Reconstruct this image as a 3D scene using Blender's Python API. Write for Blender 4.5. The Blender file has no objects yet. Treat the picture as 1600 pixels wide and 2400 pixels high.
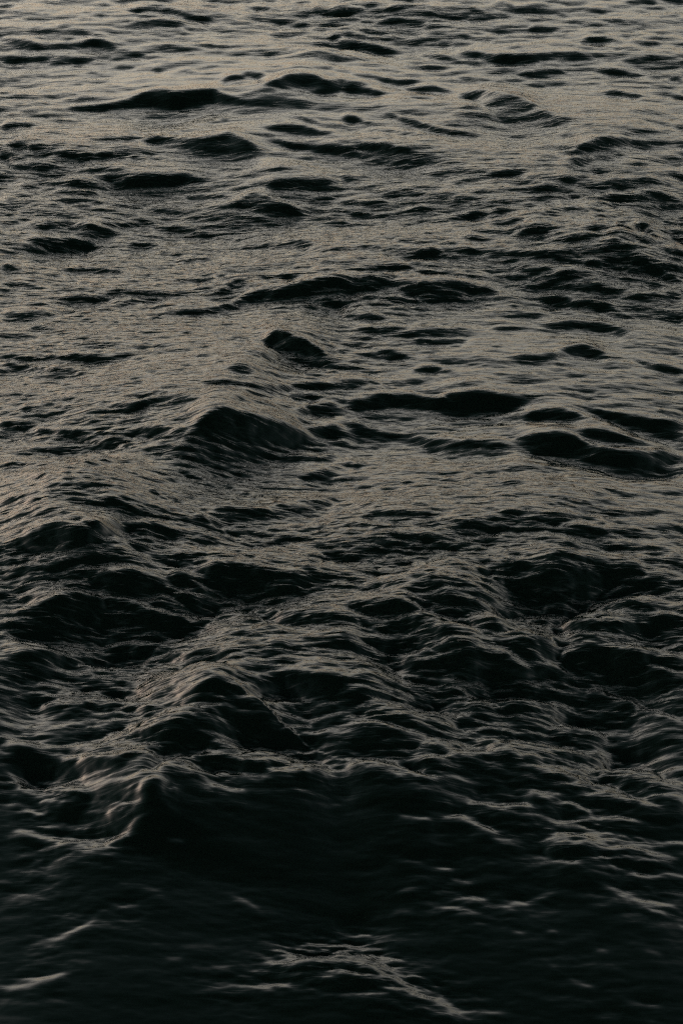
import bpy
import math
import numpy as np

# ---------------------------------------------------------------- camera
scene = bpy.context.scene
EYE = 5.0                                     # metres above the mean water level
cam_data = bpy.data.cameras.new("camera")
cam = bpy.data.objects.new("camera", cam_data)
scene.collection.objects.link(cam)
cam.location = (0, 0, EYE)
cam.rotation_euler = (math.radians(90 - 27.5), 0, 0)
cam_data.sensor_fit = 'VERTICAL'
cam_data.sensor_height = 36
cam_data.angle = math.radians(23.5)
cam_data.clip_start = 0.1
cam_data.clip_end = 20000
scene.camera = cam

# ---------------------------------------------------------------- dusk sky
SUN_ELEV, SUN_AZ = 1.5, -60.0                  # degrees; azimuth from the view, left is minus
world = bpy.data.worlds.new("World")
scene.world = world
world.use_nodes = True
nt = world.node_tree
nt.nodes.clear()
N, L = nt.nodes.new, nt.links.new
sky = N('ShaderNodeTexSky')
sky.sky_type = 'NISHITA'
sky.sun_disc = False
sky.sun_elevation = math.radians(SUN_ELEV)
sky.sun_rotation = math.radians(SUN_AZ)
sky.altitude = 0
sky.air_density = 1.0
sky.dust_density = 2.0
sky.ozone_density = 1.0
hs = N('ShaderNodeHueSaturation')
hs.inputs['Saturation'].default_value = 0.44   # thin high overcast greys the afterglow
L(sky.outputs[0], hs.inputs['Color'])
# an even cloud deck that thickens from the clear strip at the horizon to overhead
tc = N('ShaderNodeTexCoord')
sep = N('ShaderNodeSeparateXYZ')
L(tc.outputs['Generated'], sep.inputs[0])
ramp = N('ShaderNodeValToRGB')
ramp.color_ramp.interpolation = 'LINEAR'
e = ramp.color_ramp.elements
e[0].position, e[0].color = 0.0, (0.43, 0.39, 0.36, 1)
e[1].position, e[1].color = 0.94, (0.011, 0.020, 0.018, 1)
for z, c in ((0.14, (0.61, 0.55, 0.50, 1)), (0.27, (1.02, 0.91, 0.82, 1)), (0.39, (1.02, 0.915, 0.825, 1)), (0.52, (0.46, 0.445, 0.41, 1)), (0.68, (0.135, 0.185, 0.175, 1)), (0.82, (0.052, 0.084, 0.077, 1))):
    e.new(z).color = c
L(sep.outputs['Z'], ramp.inputs[0])
mul = N('ShaderNodeMixRGB')
mul.blend_type = 'MULTIPLY'
mul.inputs[0].default_value = 1.0
L(hs.outputs[0], mul.inputs[1])
L(ramp.outputs[0], mul.inputs[2])
bg = N('ShaderNodeBackground')
bg.inputs['Strength'].default_value = 0.10
L(mul.outputs[0], bg.inputs['Color'])
wo = N('ShaderNodeOutputWorld')
L(bg.outputs[0], wo.inputs[0])

sun_data = bpy.data.lights.new("sun", 'SUN')
sun_data.energy = 0.02                          # the sun is down behind the overcast
sun_data.angle = math.radians(40)
sun_data.color = (1.0, 0.9, 0.76)
sun = bpy.data.objects.new("sun", sun_data)
scene.collection.objects.link(sun)
sun.rotation_euler = (math.radians(90 - SUN_ELEV), 0, math.radians(180 - SUN_AZ))

vs = scene.view_settings
vs.view_transform = 'Standard'
vs.look = 'None'
vs.gamma = 1
vs.use_curve_mapping = False
vs.exposure = 4.25
scene.cycles.use_denoising = False
scene.cycles.filter_width = 1.5
scene.cycles.use_adaptive_sampling = True      # a little render grain, like the fast film
scene.cycles.adaptive_threshold = 0.5
scene.cycles.adaptive_min_samples = 12
scene.cycles.max_bounces = 5
scene.cycles.glossy_bounces = 4

# ---------------------------------------------------------------- sea surface
GX0, GY0 = -8.0, 2.0            # the corner of the patch of sea in metres
GW, GL = 16.0, 32.0             # its width and length
NX, NY = 1024, 4096
DX, DY = GW / NX, GL / NY


def smooth(a, b, v):
    t = np.clip((v - a) / (b - a), 0.0, 1.0)
    return t * t * (3 - 2 * t)


def crest_slopes(waves, broad):
    """Slope of the water along Y asked for by every wave: each is a crest line in
    metres with the length of its near face; steep faces and flat backs."""
    xs = GX0 + (np.arange(NX) + 0.5) * DX
    ys = GY0 + (np.arange(NY) + 0.5) * DY
    front = np.zeros((NY, NX), np.float32)
    back = np.zeros((NY, NX), np.float32)
    lit = np.zeros((NY, NX), np.float32)
    litw = np.zeros((NY, NX), np.float32)
    for slope, strip, pts in waves:
        p = np.array(pts, float).reshape(-1, 3)
        p = p[np.argsort(p[:, 0])]
        i0 = max(0, int((p[0, 0] - GX0) / DX)); i1 = min(NX, int((p[-1, 0] - GX0) / DX) + 2)
        if i1 <= i0:
            continue
        xx = xs[i0:i1]
        yc = np.interp(xx, p[:, 0], p[:, 1]); ln = np.maximum(np.interp(xx, p[:, 0], p[:, 2]), 0.012)
        span = max(p[-1, 0] - p[0, 0], 1e-3)
        u = (xx - p[0, 0]) / span
        taper = smooth(0, 0.2, u) * smooth(0, 0.2, 1 - u)
        lm = ln.max()
        j0 = max(0, int((yc.min() - 1.6 * lm - GY0) / DY)); j1 = min(NY, int((yc.max() + 1.2 * lm - GY0) / DY) + 2)
        if j1 <= j0:
            continue
        t = (yc[None, :] - ys[j0:j1, None]) / ln[None, :]
        sl = np.s_[j0:j1, i0:i1]
        if not strip:
            w = smooth(-0.06, 0.10, t) * (1 - smooth(0.25, 1.5, t)) * taper
            front[sl] = front[sl] + slope * w * np.clip(1 - front[sl] / 0.62, 0, 1)
            bk = np.exp(np.minimum(t, 0) / 0.5) * (t < 0.05) * taper
            back[sl] = np.maximum(back[sl], BACK * slope * bk)
        else:
            w = np.exp(-((t - 0.5) / 0.42) ** 2) * taper
            lit[sl] += slope * w * w * np.clip(1.3 - litw[sl], 0, 1)
            litw[sl] = np.maximum(litw[sl], w)
    s = front - back * (1 - np.clip(front / 0.2, 0, 1))
    # the near water is the long face of a swell
    s = s + SWELL * (1 - smooth(SWELL_Y - 2.8, SWELL_Y, ys))[:, None] * smooth(1.9, 3.2, ys)[:, None]
    for slope, bx, by, rx, ry in broad:
        s = s + slope * np.exp(-((xs - bx) / rx) ** 2)[None, :] * np.exp(-((ys - by) / ry) ** 2)[:, None]
    s = s * (1 - litw) + np.clip(lit, -0.62, 0.3)
    return s, litw


def ridge_heights(ridges):
    """Pointed ridges where two wave trains cross: height, reach, then x, y along the ridge."""
    xs = (GX0 + (np.arange(NX) + 0.5) * DX).astype(np.float32)
    ys = (GY0 + (np.arange(NY) + 0.5) * DY).astype(np.float32)
    out = np.zeros((NY, NX), np.float32)
    for tall, reach, pts in ridges:
        p = np.array(pts, np.float32).reshape(-1, 2)
        m = 4 * reach
        i0, i1 = [int(np.clip((a - GX0) / DX, 0, NX)) for a in (p[:, 0].min() - m, p[:, 0].max() + m)]
        j0, j1 = [int(np.clip((a - GY0) / DY, 0, NY)) for a in (p[:, 1].min() - m, p[:, 1].max() + m)]
        gx, gy = np.meshgrid(xs[i0:i1], ys[j0:j1])
        best = np.full(gx.shape, 1e9, np.float32); along = np.zeros_like(best)
        run = 0.0
        for a, b in zip(p[:-1], p[1:]):
            d = b - a; ln = float(np.hypot(*d))
            t = np.clip(((gx - a[0]) * d[0] + (gy - a[1]) * d[1]) / ln ** 2, 0, 1)
            q = np.hypot(gx - a[0] - t * d[0], gy - a[1] - t * d[1])
            along = np.where(q < best, run + t * ln, along); best = np.minimum(best, q); run += ln
        lump = 0.75 + 0.25 * np.sin(along * 5.5 + 1.0)
        out[j0:j1, i0:i1] += tall * lump * smooth(0, 0.25, along / run) * smooth(0, 0.25, 1 - along / run) * np.exp(-(np.sqrt(best ** 2 + 0.03 ** 2) / reach) ** 1.15)
    return out


def integrate(s):
    """Heights whose slopes along Y follow s, smooth across X, with no drift."""
    ky = 2 * np.pi * np.fft.fftfreq(NY, DY)[:, None]
    kx = 2 * np.pi * np.fft.rfftfreq(NX, DX)[None, :]
    sh = np.fft.rfft2(s)
    cut = (2 * np.pi / DRIFT) ** 2
    hh = (-1j * ky * sh) / (ky ** 2 + CROSS * kx ** 2 + cut)
    k = np.sqrt(kx ** 2 + ky ** 2)
    hh *= np.exp(-(k * SOFT) ** 2 / 2)
    h = np.fft.irfft2(hh, s=(NY, NX))
    kk = np.maximum(k, 1e-6)
    dx = np.fft.irfft2(1j * kx / kk * hh, s=(NY, NX))
    dy = np.fft.irfft2(1j * ky / kk * hh, s=(NY, NX))
    return h, dx, dy


BACK, DRIFT, CROSS, SOFT = 0.42, 7.0, 0.05, 0.008
SWELL, SWELL_Y = 0.45, 9.6


def cubic(f, u, v, wrap=False):
    """Catmull-Rom sample of f at column u, row v."""
    iu = np.floor(u).astype(np.int64); iv = np.floor(v).astype(np.int64)
    fu = (u - iu).astype(np.float32); fv = (v - iv).astype(np.float32)

    def wts(t):
        return (-0.5 * t + t * t - 0.5 * t ** 3, 1 - 2.5 * t * t + 1.5 * t ** 3,
                0.5 * t + 2 * t * t - 1.5 * t ** 3, -0.5 * t * t + 0.5 * t ** 3)
    wu, wv = wts(fu), wts(fv)
    ny, nx = f.shape
    out = np.zeros(u.shape, np.float32)
    for b in range(4):
        r = iv + b - 1
        r = r % ny if wrap else np.clip(r, 0, ny - 1)
        row = np.zeros(u.shape, np.float32)
        for a in range(4):
            c = iu + a - 1
            c = c % nx if wrap else np.clip(c, 0, nx - 1)
            row += wu[a] * f[r, c]
        out += wv[b] * row
    return out


# The waves that can be told apart: (slope of the near face, is it a flatter strip that mirrors
# the low sky, [crest x, crest y, face length, ...]) in metres on the water.
WAVES = [
    (0.450, 0, [-2.395, 17.313, 0.042, -2.291, 17.303, 0.048, -2.163, 17.272, 0.060, -2.054, 17.270, 0.042]),
    (0.506, 0, [-1.639, 17.340, 0.028, -1.454, 17.383, 0.056, -1.234, 17.380, 0.082, -1.102, 17.244, 0.049, -0.944, 17.191, 0.028, -0.664, 17.187, 0.033]),
    (0.450, 0, [-1.193, 17.205, 0.023, -1.037, 17.199, 0.026, -0.865, 17.171, 0.032]),
    (0.450, 0, [-1.549, 16.994, 0.026, -1.431, 17.065, 0.070, -1.310, 17.102, 0.083, -1.184, 17.049, 0.062, -1.092, 17.048, 0.034]),
    (0.338, 0, [-1.861, 16.873, 0.021, -1.746, 16.794, 0.040, -1.616, 16.695, 0.035]),
    (0.451, 0, [-2.379, 16.741, 0.095, -2.284, 16.715, 0.105, -2.151, 16.615, 0.109, -2.052, 16.527, 0.042, -1.991, 16.513, 0.024]),
    (0.507, 0, [-1.830, 16.550, 0.025, -1.718, 16.657, 0.072, -1.658, 16.653, 0.102, -1.575, 16.556, 0.062, -1.512, 16.521, 0.029]),
    (0.507, 0, [-2.334, 16.369, 0.102, -2.212, 16.350, 0.075, -2.094, 16.361, 0.058, -1.956, 16.318, 0.041]),
    (0.507, 0, [-2.010, 16.265, 0.029, -1.892, 16.273, 0.044, -1.733, 16.317, 0.043, -1.648, 16.355, 0.041]),
    (0.338, 0, [-1.526, 16.697, 0.019, -1.435, 16.691, 0.050, -1.281, 16.651, 0.033]),
    (0.338, 0, [-1.243, 16.528, 0.021, -1.152, 16.520, 0.040, -0.997, 16.422, 0.031]),
    (0.338, 0, [-1.503, 16.399, 0.030, -1.385, 16.429, 0.056, -1.290, 16.344, 0.060, -1.183, 16.303, 0.043]),
    (0.338, 0, [-1.542, 16.153, 0.023, -1.455, 16.172, 0.062, -1.364, 16.131, 0.024]),
    (0.339, 0, [-1.722, 16.034, 0.025, -1.664, 16.039, 0.049, -1.572, 15.981, 0.023]),
    (0.282, 0, [-2.200, 15.984, 0.019, -2.110, 15.971, 0.051, -2.019, 15.933, 0.022]),
    (0.282, 0, [-1.950, 15.699, 0.023, -1.825, 15.750, 0.060, -1.727, 15.780, 0.078, -1.649, 15.708, 0.029]),
    (0.226, 0, [-1.987, 15.512, 0.019, -1.917, 15.523, 0.034, -1.843, 15.491, 0.018]),
    (0.396, 0, [-1.832, 15.385, 0.018, -1.709, 15.428, 0.037, -1.567, 15.429, 0.027]),
    (0.396, 0, [-2.108, 15.214, 0.017, -2.022, 15.198, 0.042, -1.906, 15.162, 0.022]),
    (0.533, 0, [-1.907, 15.168, 0.025, -1.708, 15.277, 0.065, -1.529, 15.315, 0.073, -1.393, 15.374, 0.082, -1.285, 15.445, 0.123, -1.180, 15.486, 0.195, -1.084, 15.417, 0.165, -0.973, 15.448, 0.135, -0.824, 15.435, 0.134, -0.742, 15.341, 0.089, -0.627, 15.260, 0.041, -0.430, 15.227, 0.016]),
    (0.283, 0, [-1.315, 15.067, 0.040, -1.184, 15.181, 0.094, -1.044, 15.190, 0.111, -0.927, 15.079, 0.029]),
    (0.452, 0, [-0.813, 15.660, 0.083, -0.731, 15.760, 0.085, -0.619, 15.847, 0.050, -0.531, 15.809, 0.086, -0.456, 15.705, 0.081]),
    (0.542, 0, [-0.576, 15.426, 0.024, -0.465, 15.497, 0.096, -0.367, 15.589, 0.145, -0.268, 15.656, 0.183, -0.183, 15.663, 0.182, -0.097, 15.591, 0.103, 0.000, 15.665, 0.127, 0.074, 15.624, 0.094, 0.189, 15.676, 0.090, 0.276, 15.697, 0.041]),
    (0.452, 0, [-0.237, 15.429, 0.031, -0.125, 15.488, 0.068, 0.000, 15.555, 0.075]),
    (0.395, 0, [-0.389, 15.922, 0.027, -0.214, 15.893, 0.045, -0.041, 16.001, 0.049]),
    (0.394, 0, [-0.829, 16.342, 0.021, -0.666, 16.350, 0.038, -0.546, 16.345, 0.049, -0.369, 16.389, 0.031]),
    (0.338, 0, [-1.049, 16.563, 0.022, -0.914, 16.574, 0.038, -0.732, 16.517, 0.027]),
    (0.338, 0, [-0.906, 17.040, 0.019, -0.844, 17.037, 0.041, -0.781, 17.000, 0.021]),
    (0.337, 0, [-0.739, 17.536, 0.022, -0.613, 17.557, 0.065, -0.486, 17.511, 0.030]),
    (0.281, 0, [-0.265, 17.498, 0.025, -0.139, 17.541, 0.105, -0.044, 17.572, 0.081]),
    (0.337, 0, [-0.338, 17.154, 0.025, -0.260, 17.150, 0.052, -0.182, 17.100, 0.026]),
    (0.491, 0, [-0.148, 16.704, 0.042, -0.043, 16.816, 0.120, 0.000, 16.774, 0.177, 0.064, 16.707, 0.100, 0.154, 16.664, 0.097, 0.274, 16.608, 0.092, 0.364, 16.580, 0.072, 0.423, 16.500, 0.028]),
    (0.397, 0, [-0.384, 14.996, 0.020, -0.314, 14.977, 0.047, -0.203, 14.870, 0.038, -0.093, 14.807, 0.031]),
    (0.482, 0, [-0.514, 14.742, 0.033, -0.365, 14.765, 0.089, -0.242, 14.768, 0.104, -0.119, 14.664, 0.067, 0.000, 14.658, 0.123]),
    (0.511, 0, [-0.509, 14.557, 0.025, -0.388, 14.554, 0.054, -0.252, 14.484, 0.059, -0.118, 14.437, 0.068, 0.000, 14.400, 0.074, 0.069, 14.360, 0.060, 0.162, 14.320, 0.031]),
    (0.484, 0, [-1.296, 14.471, 0.027, -1.197, 14.581, 0.082, -1.117, 14.602, 0.112, -0.992, 14.551, 0.115, -0.856, 14.516, 0.192, -0.763, 14.533, 0.238, -0.683, 14.560, 0.272, -0.599, 14.462, 0.230, -0.516, 14.370, 0.189, -0.435, 14.313, 0.114]),
    (0.454, 0, [-1.598, 14.556, 0.022, -1.465, 14.573, 0.035, -1.359, 14.594, 0.045, -1.254, 14.632, 0.036]),
    (0.454, 0, [-2.075, 14.490, 0.041, -1.966, 14.480, 0.057, -1.854, 14.437, 0.055, -1.770, 14.400, 0.029]),
    (0.397, 0, [-1.809, 14.263, 0.030, -1.684, 14.347, 0.089, -1.591, 14.339, 0.077, -1.509, 14.315, 0.044, -1.302, 14.371, 0.056, -1.234, 14.347, 0.044]),
    (0.454, 0, [-2.097, 14.444, 0.108, -2.022, 14.383, 0.048, -1.987, 14.313, 0.144, -1.890, 14.273, 0.066, -1.830, 14.210, 0.033]),
    (0.455, 0, [-1.909, 14.192, 0.033, -1.801, 14.183, 0.057, -1.695, 14.175, 0.050, -1.613, 14.138, 0.028]),
    (0.455, 0, [-1.553, 14.058, 0.035, -1.464, 14.101, 0.053, -1.318, 14.076, 0.050, -1.263, 14.038, 0.051]),
    (0.341, 0, [-1.316, 14.210, 0.041, -1.257, 14.309, 0.077, -1.188, 14.268, 0.080, -1.159, 14.218, 0.029]),
    (0.397, 0, [-2.151, 14.883, 0.080, -2.072, 14.915, 0.062, -1.976, 14.922, 0.053, -1.918, 14.888, 0.027]),
    (0.340, 0, [-0.958, 14.890, 0.021, -0.833, 14.872, 0.041, -0.700, 14.961, 0.056, -0.672, 14.943, 0.020]),
    (0.282, 0, [-1.268, 16.015, 0.025, -1.228, 16.075, 0.057, -1.164, 15.993, 0.028]),
    (0.282, 0, [-1.117, 15.950, 0.025, -1.031, 15.978, 0.079, -0.941, 15.928, 0.033]),
    (0.282, 0, [-0.925, 15.895, 0.025, -0.854, 15.920, 0.067, -0.779, 15.869, 0.034]),
    (0.282, 0, [-1.283, 16.233, 0.026, -1.216, 16.229, 0.056, -1.146, 16.173, 0.019]),
    (0.506, 0, [0.248, 17.158, 0.024, 0.357, 17.195, 0.076, 0.481, 17.175, 0.087, 0.573, 17.144, 0.059, 0.664, 17.087, 0.026]),
    (0.393, 0, [0.675, 17.416, 0.032, 0.785, 17.426, 0.075, 0.910, 17.418, 0.076, 1.015, 17.324, 0.038, 1.118, 17.203, 0.029]),
    (0.506, 0, [0.981, 16.952, 0.033, 1.104, 16.958, 0.054, 1.226, 16.957, 0.060, 1.318, 16.945, 0.039, 1.384, 17.018, 0.076, 1.475, 16.995, 0.055, 1.584, 17.007, 0.043]),
    (0.450, 0, [0.535, 16.868, 0.031, 0.657, 16.886, 0.051, 0.795, 16.891, 0.066, 0.913, 16.811, 0.058, 0.972, 16.763, 0.026]),
    (0.394, 0, [0.997, 16.672, 0.021, 1.180, 16.701, 0.037, 1.391, 16.685, 0.022]),
    (0.450, 0, [1.624, 16.577, 0.039, 1.724, 16.698, 0.090, 1.814, 16.688, 0.104, 1.899, 16.624, 0.079, 1.984, 16.576, 0.028]),
    (0.394, 0, [1.970, 16.580, 0.033, 2.062, 16.600, 0.086, 2.162, 16.553, 0.063, 2.221, 16.532, 0.025]),
    (0.507, 0, [0.715, 16.390, 0.036, 0.837, 16.459, 0.111, 0.953, 16.389, 0.080, 1.069, 16.333, 0.094, 1.183, 16.270, 0.069, 1.302, 16.281, 0.083, 1.454, 16.321, 0.050, 1.601, 16.311, 0.060, 1.745, 16.253, 0.070, 1.770, 16.203, 0.020]),
    (0.395, 0, [0.508, 16.464, 0.022, 0.598, 16.468, 0.060, 0.714, 16.360, 0.070, 0.829, 16.275, 0.046, 1.005, 16.245, 0.020]),
    (0.451, 0, [1.855, 16.175, 0.030, 1.977, 16.213, 0.075, 2.069, 16.248, 0.088, 2.187, 16.247, 0.050, 2.307, 16.258, 0.047]),
    (0.338, 0, [1.838, 16.448, 0.021, 1.953, 16.416, 0.054, 2.085, 16.388, 0.022]),
    (0.395, 0, [0.543, 16.117, 0.018, 0.632, 16.148, 0.039, 0.720, 16.138, 0.020]),
    (0.480, 0, [0.000, 15.829, 0.023, 0.087, 15.847, 0.057, 0.231, 15.846, 0.059, 0.374, 15.767, 0.069, 0.461, 15.785, 0.060, 0.562, 15.776, 0.028]),
    (0.451, 0, [1.150, 15.952, 0.030, 1.254, 15.990, 0.076, 1.343, 16.016, 0.089, 1.461, 16.034, 0.064, 1.557, 15.942, 0.036]),
    (0.339, 0, [1.207, 15.713, 0.018, 1.281, 15.752, 0.079, 1.378, 15.691, 0.020]),
    (0.508, 0, [1.693, 16.003, 0.027, 1.806, 15.975, 0.051, 1.933, 15.933, 0.042, 2.034, 15.921, 0.020]),
    (0.452, 0, [2.104, 15.772, 0.022, 2.184, 15.846, 0.075, 2.273, 15.879, 0.141]),
    (0.339, 0, [0.756, 15.919, 0.021, 0.828, 15.920, 0.059, 0.898, 15.858, 0.019]),
    (0.509, 0, [0.000, 15.581, 0.149, 0.085, 15.556, 0.082, 0.185, 15.546, 0.095, 0.255, 15.471, 0.055, 0.311, 15.427, 0.023]),
    (0.396, 0, [0.400, 15.604, 0.027, 0.514, 15.617, 0.065, 0.630, 15.652, 0.089, 0.713, 15.587, 0.053, 0.770, 15.575, 0.023]),
    (0.420, 0, [0.711, 15.514, 0.028, 0.836, 15.472, 0.110, 0.920, 15.455, 0.166, 0.986, 15.382, 0.432, 1.066, 15.315, 0.426, 1.146, 15.239, 0.355, 1.198, 15.187, 0.326, 1.246, 15.078, 0.251, 1.318, 14.934, 0.151, 1.421, 14.849, 0.090, 1.514, 14.812, 0.031]),
    (0.452, 0, [1.688, 15.489, 0.024, 1.777, 15.526, 0.068, 1.868, 15.453, 0.054, 1.965, 15.428, 0.026]),
    (0.283, 0, [1.802, 15.222, 0.036, 1.972, 15.368, 0.058, 2.115, 15.376, 0.048, 2.180, 15.328, 0.019]),
    (0.283, 0, [1.777, 14.984, 0.028, 1.943, 15.108, 0.096, 2.050, 15.062, 0.031, 2.150, 14.976, 0.026]),
    (0.510, 0, [0.000, 14.984, 0.107, 0.083, 14.957, 0.081, 0.151, 14.890, 0.056, 0.219, 14.855, 0.037]),
    (0.510, 0, [0.221, 14.987, 0.025, 0.304, 15.021, 0.070, 0.385, 14.916, 0.071, 0.491, 14.813, 0.062, 0.597, 14.709, 0.065, 0.729, 14.631, 0.049, 0.863, 14.609, 0.047, 0.945, 14.615, 0.020]),
    (0.397, 0, [0.231, 14.705, 0.034, 0.325, 14.678, 0.066, 0.458, 14.609, 0.122, 0.563, 14.496, 0.035]),
    (0.454, 0, [0.067, 14.485, 0.025, 0.173, 14.380, 0.074, 0.266, 14.353, 0.111, 0.357, 14.283, 0.073, 0.448, 14.208, 0.032, 0.578, 14.155, 0.014]),
    (0.567, 0, [1.271, 14.129, 0.018, 1.394, 14.202, 0.046, 1.480, 14.292, 0.104, 1.566, 14.365, 0.131, 1.650, 14.408, 0.117, 1.763, 14.458, 0.088, 1.872, 14.467, 0.068, 1.982, 14.490, 0.050, 2.088, 14.473, 0.016]),
    (0.454, 0, [1.305, 13.898, 0.045, 1.381, 14.042, 0.102, 1.508, 14.145, 0.068, 1.630, 14.179, 0.058, 1.729, 14.238, 0.042]),
    (0.341, 0, [0.808, 14.037, 0.015, 0.915, 14.088, 0.029, 1.026, 14.190, 0.019]),
    (0.397, 0, [1.715, 14.644, 0.018, 1.793, 14.750, 0.072, 1.871, 14.834, 0.063, 1.898, 14.824, 0.023]),
    (0.284, 0, [1.319, 14.571, 0.020, 1.397, 14.550, 0.044, 1.485, 14.492, 0.020]),
    (0.340, 0, [1.702, 14.524, 0.027, 1.792, 14.602, 0.072, 1.946, 14.651, 0.053, 2.072, 14.668, 0.017]),
    (0.284, 0, [1.041, 14.642, 0.022, 1.124, 14.665, 0.048, 1.201, 14.613, 0.019]),
    (0.337, 0, [0.956, 17.055, 0.024, 1.019, 17.092, 0.046, 1.094, 17.049, 0.023]),
    (0.337, 0, [1.105, 17.527, 0.041, 1.169, 17.549, 0.087, 1.241, 17.439, 0.052]),
    (0.449, 0, [1.423, 17.574, 0.044, 1.550, 17.578, 0.051, 1.703, 17.517, 0.029, 1.812, 17.500, 0.022]),
    (0.449, 0, [2.025, 17.575, 0.043, 2.173, 17.628, 0.068, 2.300, 17.622, 0.075]),
    (0.393, 0, [2.321, 17.672, 0.095, 2.495, 17.690, 0.094]),
    (0.337, 0, [2.235, 17.191, 0.029, 2.350, 17.242, 0.064, 2.446, 17.289, 0.125]),
    (0.337, 0, [1.347, 17.375, 0.024, 1.426, 17.388, 0.054, 1.487, 17.366, 0.022]),
    (0.337, 0, [1.497, 17.283, 0.026, 1.562, 17.327, 0.055, 1.620, 17.267, 0.020]),
    (0.281, 0, [1.736, 17.343, 0.026, 1.831, 17.359, 0.042, 1.921, 17.318, 0.021]),
    (0.337, 0, [1.883, 17.086, 0.020, 1.948, 17.116, 0.040, 2.005, 17.067, 0.021]),
    (0.337, 0, [0.126, 17.440, 0.025, 0.236, 17.474, 0.051, 0.330, 17.432, 0.023]),
    (0.281, 0, [0.124, 17.171, 0.027, 0.186, 17.208, 0.045, 0.264, 17.170, 0.019]),
    (0.512, 0, [-1.519, 13.976, 0.040, -1.392, 14.007, 0.080, -1.260, 13.990, 0.149, -1.128, 13.966, 0.159, -1.011, 13.976, 0.117, -0.922, 13.999, 0.060, -0.788, 13.918, 0.024]),
    (0.398, 0, [-1.121, 13.843, 0.013, -0.991, 13.837, 0.044, -0.862, 13.845, 0.053, -0.732, 13.812, 0.023]),
    (0.285, 0, [-1.663, 13.852, 0.029, -1.576, 13.891, 0.061, -1.487, 13.905, 0.062, -1.386, 13.929, 0.019]),
    (0.464, 0, [-2.006, 13.692, 0.224, -1.892, 13.600, 0.097, -1.800, 13.572, 0.077, -1.721, 13.536, 0.031]),
    (0.285, 0, [-1.754, 13.731, 0.034, -1.653, 13.752, 0.060, -1.498, 13.741, 0.076, -1.373, 13.763, 0.037]),
    (0.427, 0, [-1.761, 13.554, 0.018, -1.617, 13.642, 0.085, -1.488, 13.621, 0.073, -1.383, 13.577, 0.021, -1.256, 13.585, 0.035, -1.179, 13.563, 0.013]),
    (0.485, 0, [-1.152, 13.544, 0.019, -1.051, 13.558, 0.064, -0.948, 13.532, 0.053, -0.846, 13.514, 0.032]),
    (0.456, 0, [-0.959, 13.714, 0.018, -0.831, 13.736, 0.060, -0.700, 13.675, 0.061, -0.569, 13.606, 0.030]),
    (0.431, 0, [-0.846, 13.514, 0.064, -0.717, 13.495, 0.126, -0.603, 13.500, 0.194, -0.505, 13.591, 0.286, -0.428, 13.548, 0.262, -0.363, 13.493, 0.192, -0.287, 13.435, 0.136, -0.211, 13.382, 0.101, -0.148, 13.368, 0.034]),
    (0.443, 0, [-0.471, 13.716, 0.028, -0.382, 13.777, 0.080, -0.242, 13.814, 0.086, -0.113, 13.816, 0.099, 0.000, 13.851, 0.175]),
    (0.323, 0, [-0.350, 13.469, 0.012, -0.213, 13.580, 0.055, -0.086, 13.613, 0.116, 0.000, 13.624, 0.192]),
    (0.400, 0, [-0.209, 13.230, 0.022, -0.085, 13.249, 0.048, 0.000, 13.225, 0.048, 0.102, 13.198, 0.015]),
    (0.496, 0, [-1.782, 13.172, 0.021, -1.701, 13.233, 0.081, -1.618, 13.273, 0.115, -1.544, 13.284, 0.113, -1.450, 13.217, 0.180, -1.388, 13.205, 0.150, -1.314, 13.205, 0.107, -1.252, 13.197, 0.047]),
    (0.457, 0, [-1.476, 13.221, 0.012, -1.358, 13.293, 0.059, -1.249, 13.327, 0.047, -1.153, 13.386, 0.067, -1.088, 13.339, 0.048, -0.983, 13.275, 0.055, -0.882, 13.249, 0.047, -0.778, 13.167, 0.036, -0.577, 13.096, 0.017]),
    (0.572, 0, [-1.805, 12.944, 0.037, -1.722, 12.972, 0.075, -1.627, 12.994, 0.107, -1.532, 13.022, 0.096, -1.436, 13.030, 0.082, -1.359, 12.987, 0.048]),
    (0.543, 0, [-1.222, 12.963, 0.020, -1.163, 13.008, 0.052, -1.102, 13.006, 0.060, -1.013, 12.962, 0.030]),
    (0.486, 0, [-1.053, 12.827, 0.016, -0.956, 12.838, 0.039, -0.857, 12.797, 0.016]),
    (0.401, 0, [-0.897, 12.662, 0.021, -0.826, 12.684, 0.046, -0.682, 12.675, 0.025]),
    (0.286, 0, [-0.838, 12.884, 0.016, -0.741, 12.894, 0.034, -0.616, 12.838, 0.017]),
    (0.515, 0, [-0.583, 12.906, 0.019, -0.447, 12.883, 0.033, -0.325, 12.857, 0.049, -0.228, 12.862, 0.071, -0.167, 12.834, 0.069, -0.094, 12.805, 0.031]),
    (0.544, 0, [-1.577, 12.511, 0.027, -1.461, 12.538, 0.052, -1.342, 12.540, 0.061, -1.243, 12.499, 0.056, -1.143, 12.439, 0.024]),
    (0.401, 0, [-1.490, 12.701, 0.018, -1.381, 12.703, 0.046, -1.257, 12.659, 0.020]),
    (0.516, 0, [-1.865, 12.545, 0.101, -1.787, 12.496, 0.049, -1.689, 12.461, 0.018]),
    (0.545, 0, [-1.831, 12.278, 0.028, -1.738, 12.286, 0.055, -1.651, 12.235, 0.051, -1.556, 12.209, 0.017]),
    (0.517, 0, [-1.547, 12.027, 0.021, -1.460, 12.072, 0.047, -1.403, 12.081, 0.090, -1.322, 12.071, 0.079, -1.234, 12.124, 0.047, -1.191, 12.163, 0.047, -1.096, 12.133, 0.037, -0.934, 12.125, 0.040, -0.828, 12.087, 0.027]),
    (0.488, 0, [-1.242, 11.945, 0.020, -1.154, 11.983, 0.059, -1.066, 12.040, 0.038, -0.966, 12.079, 0.037, -0.885, 12.078, 0.031]),
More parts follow.
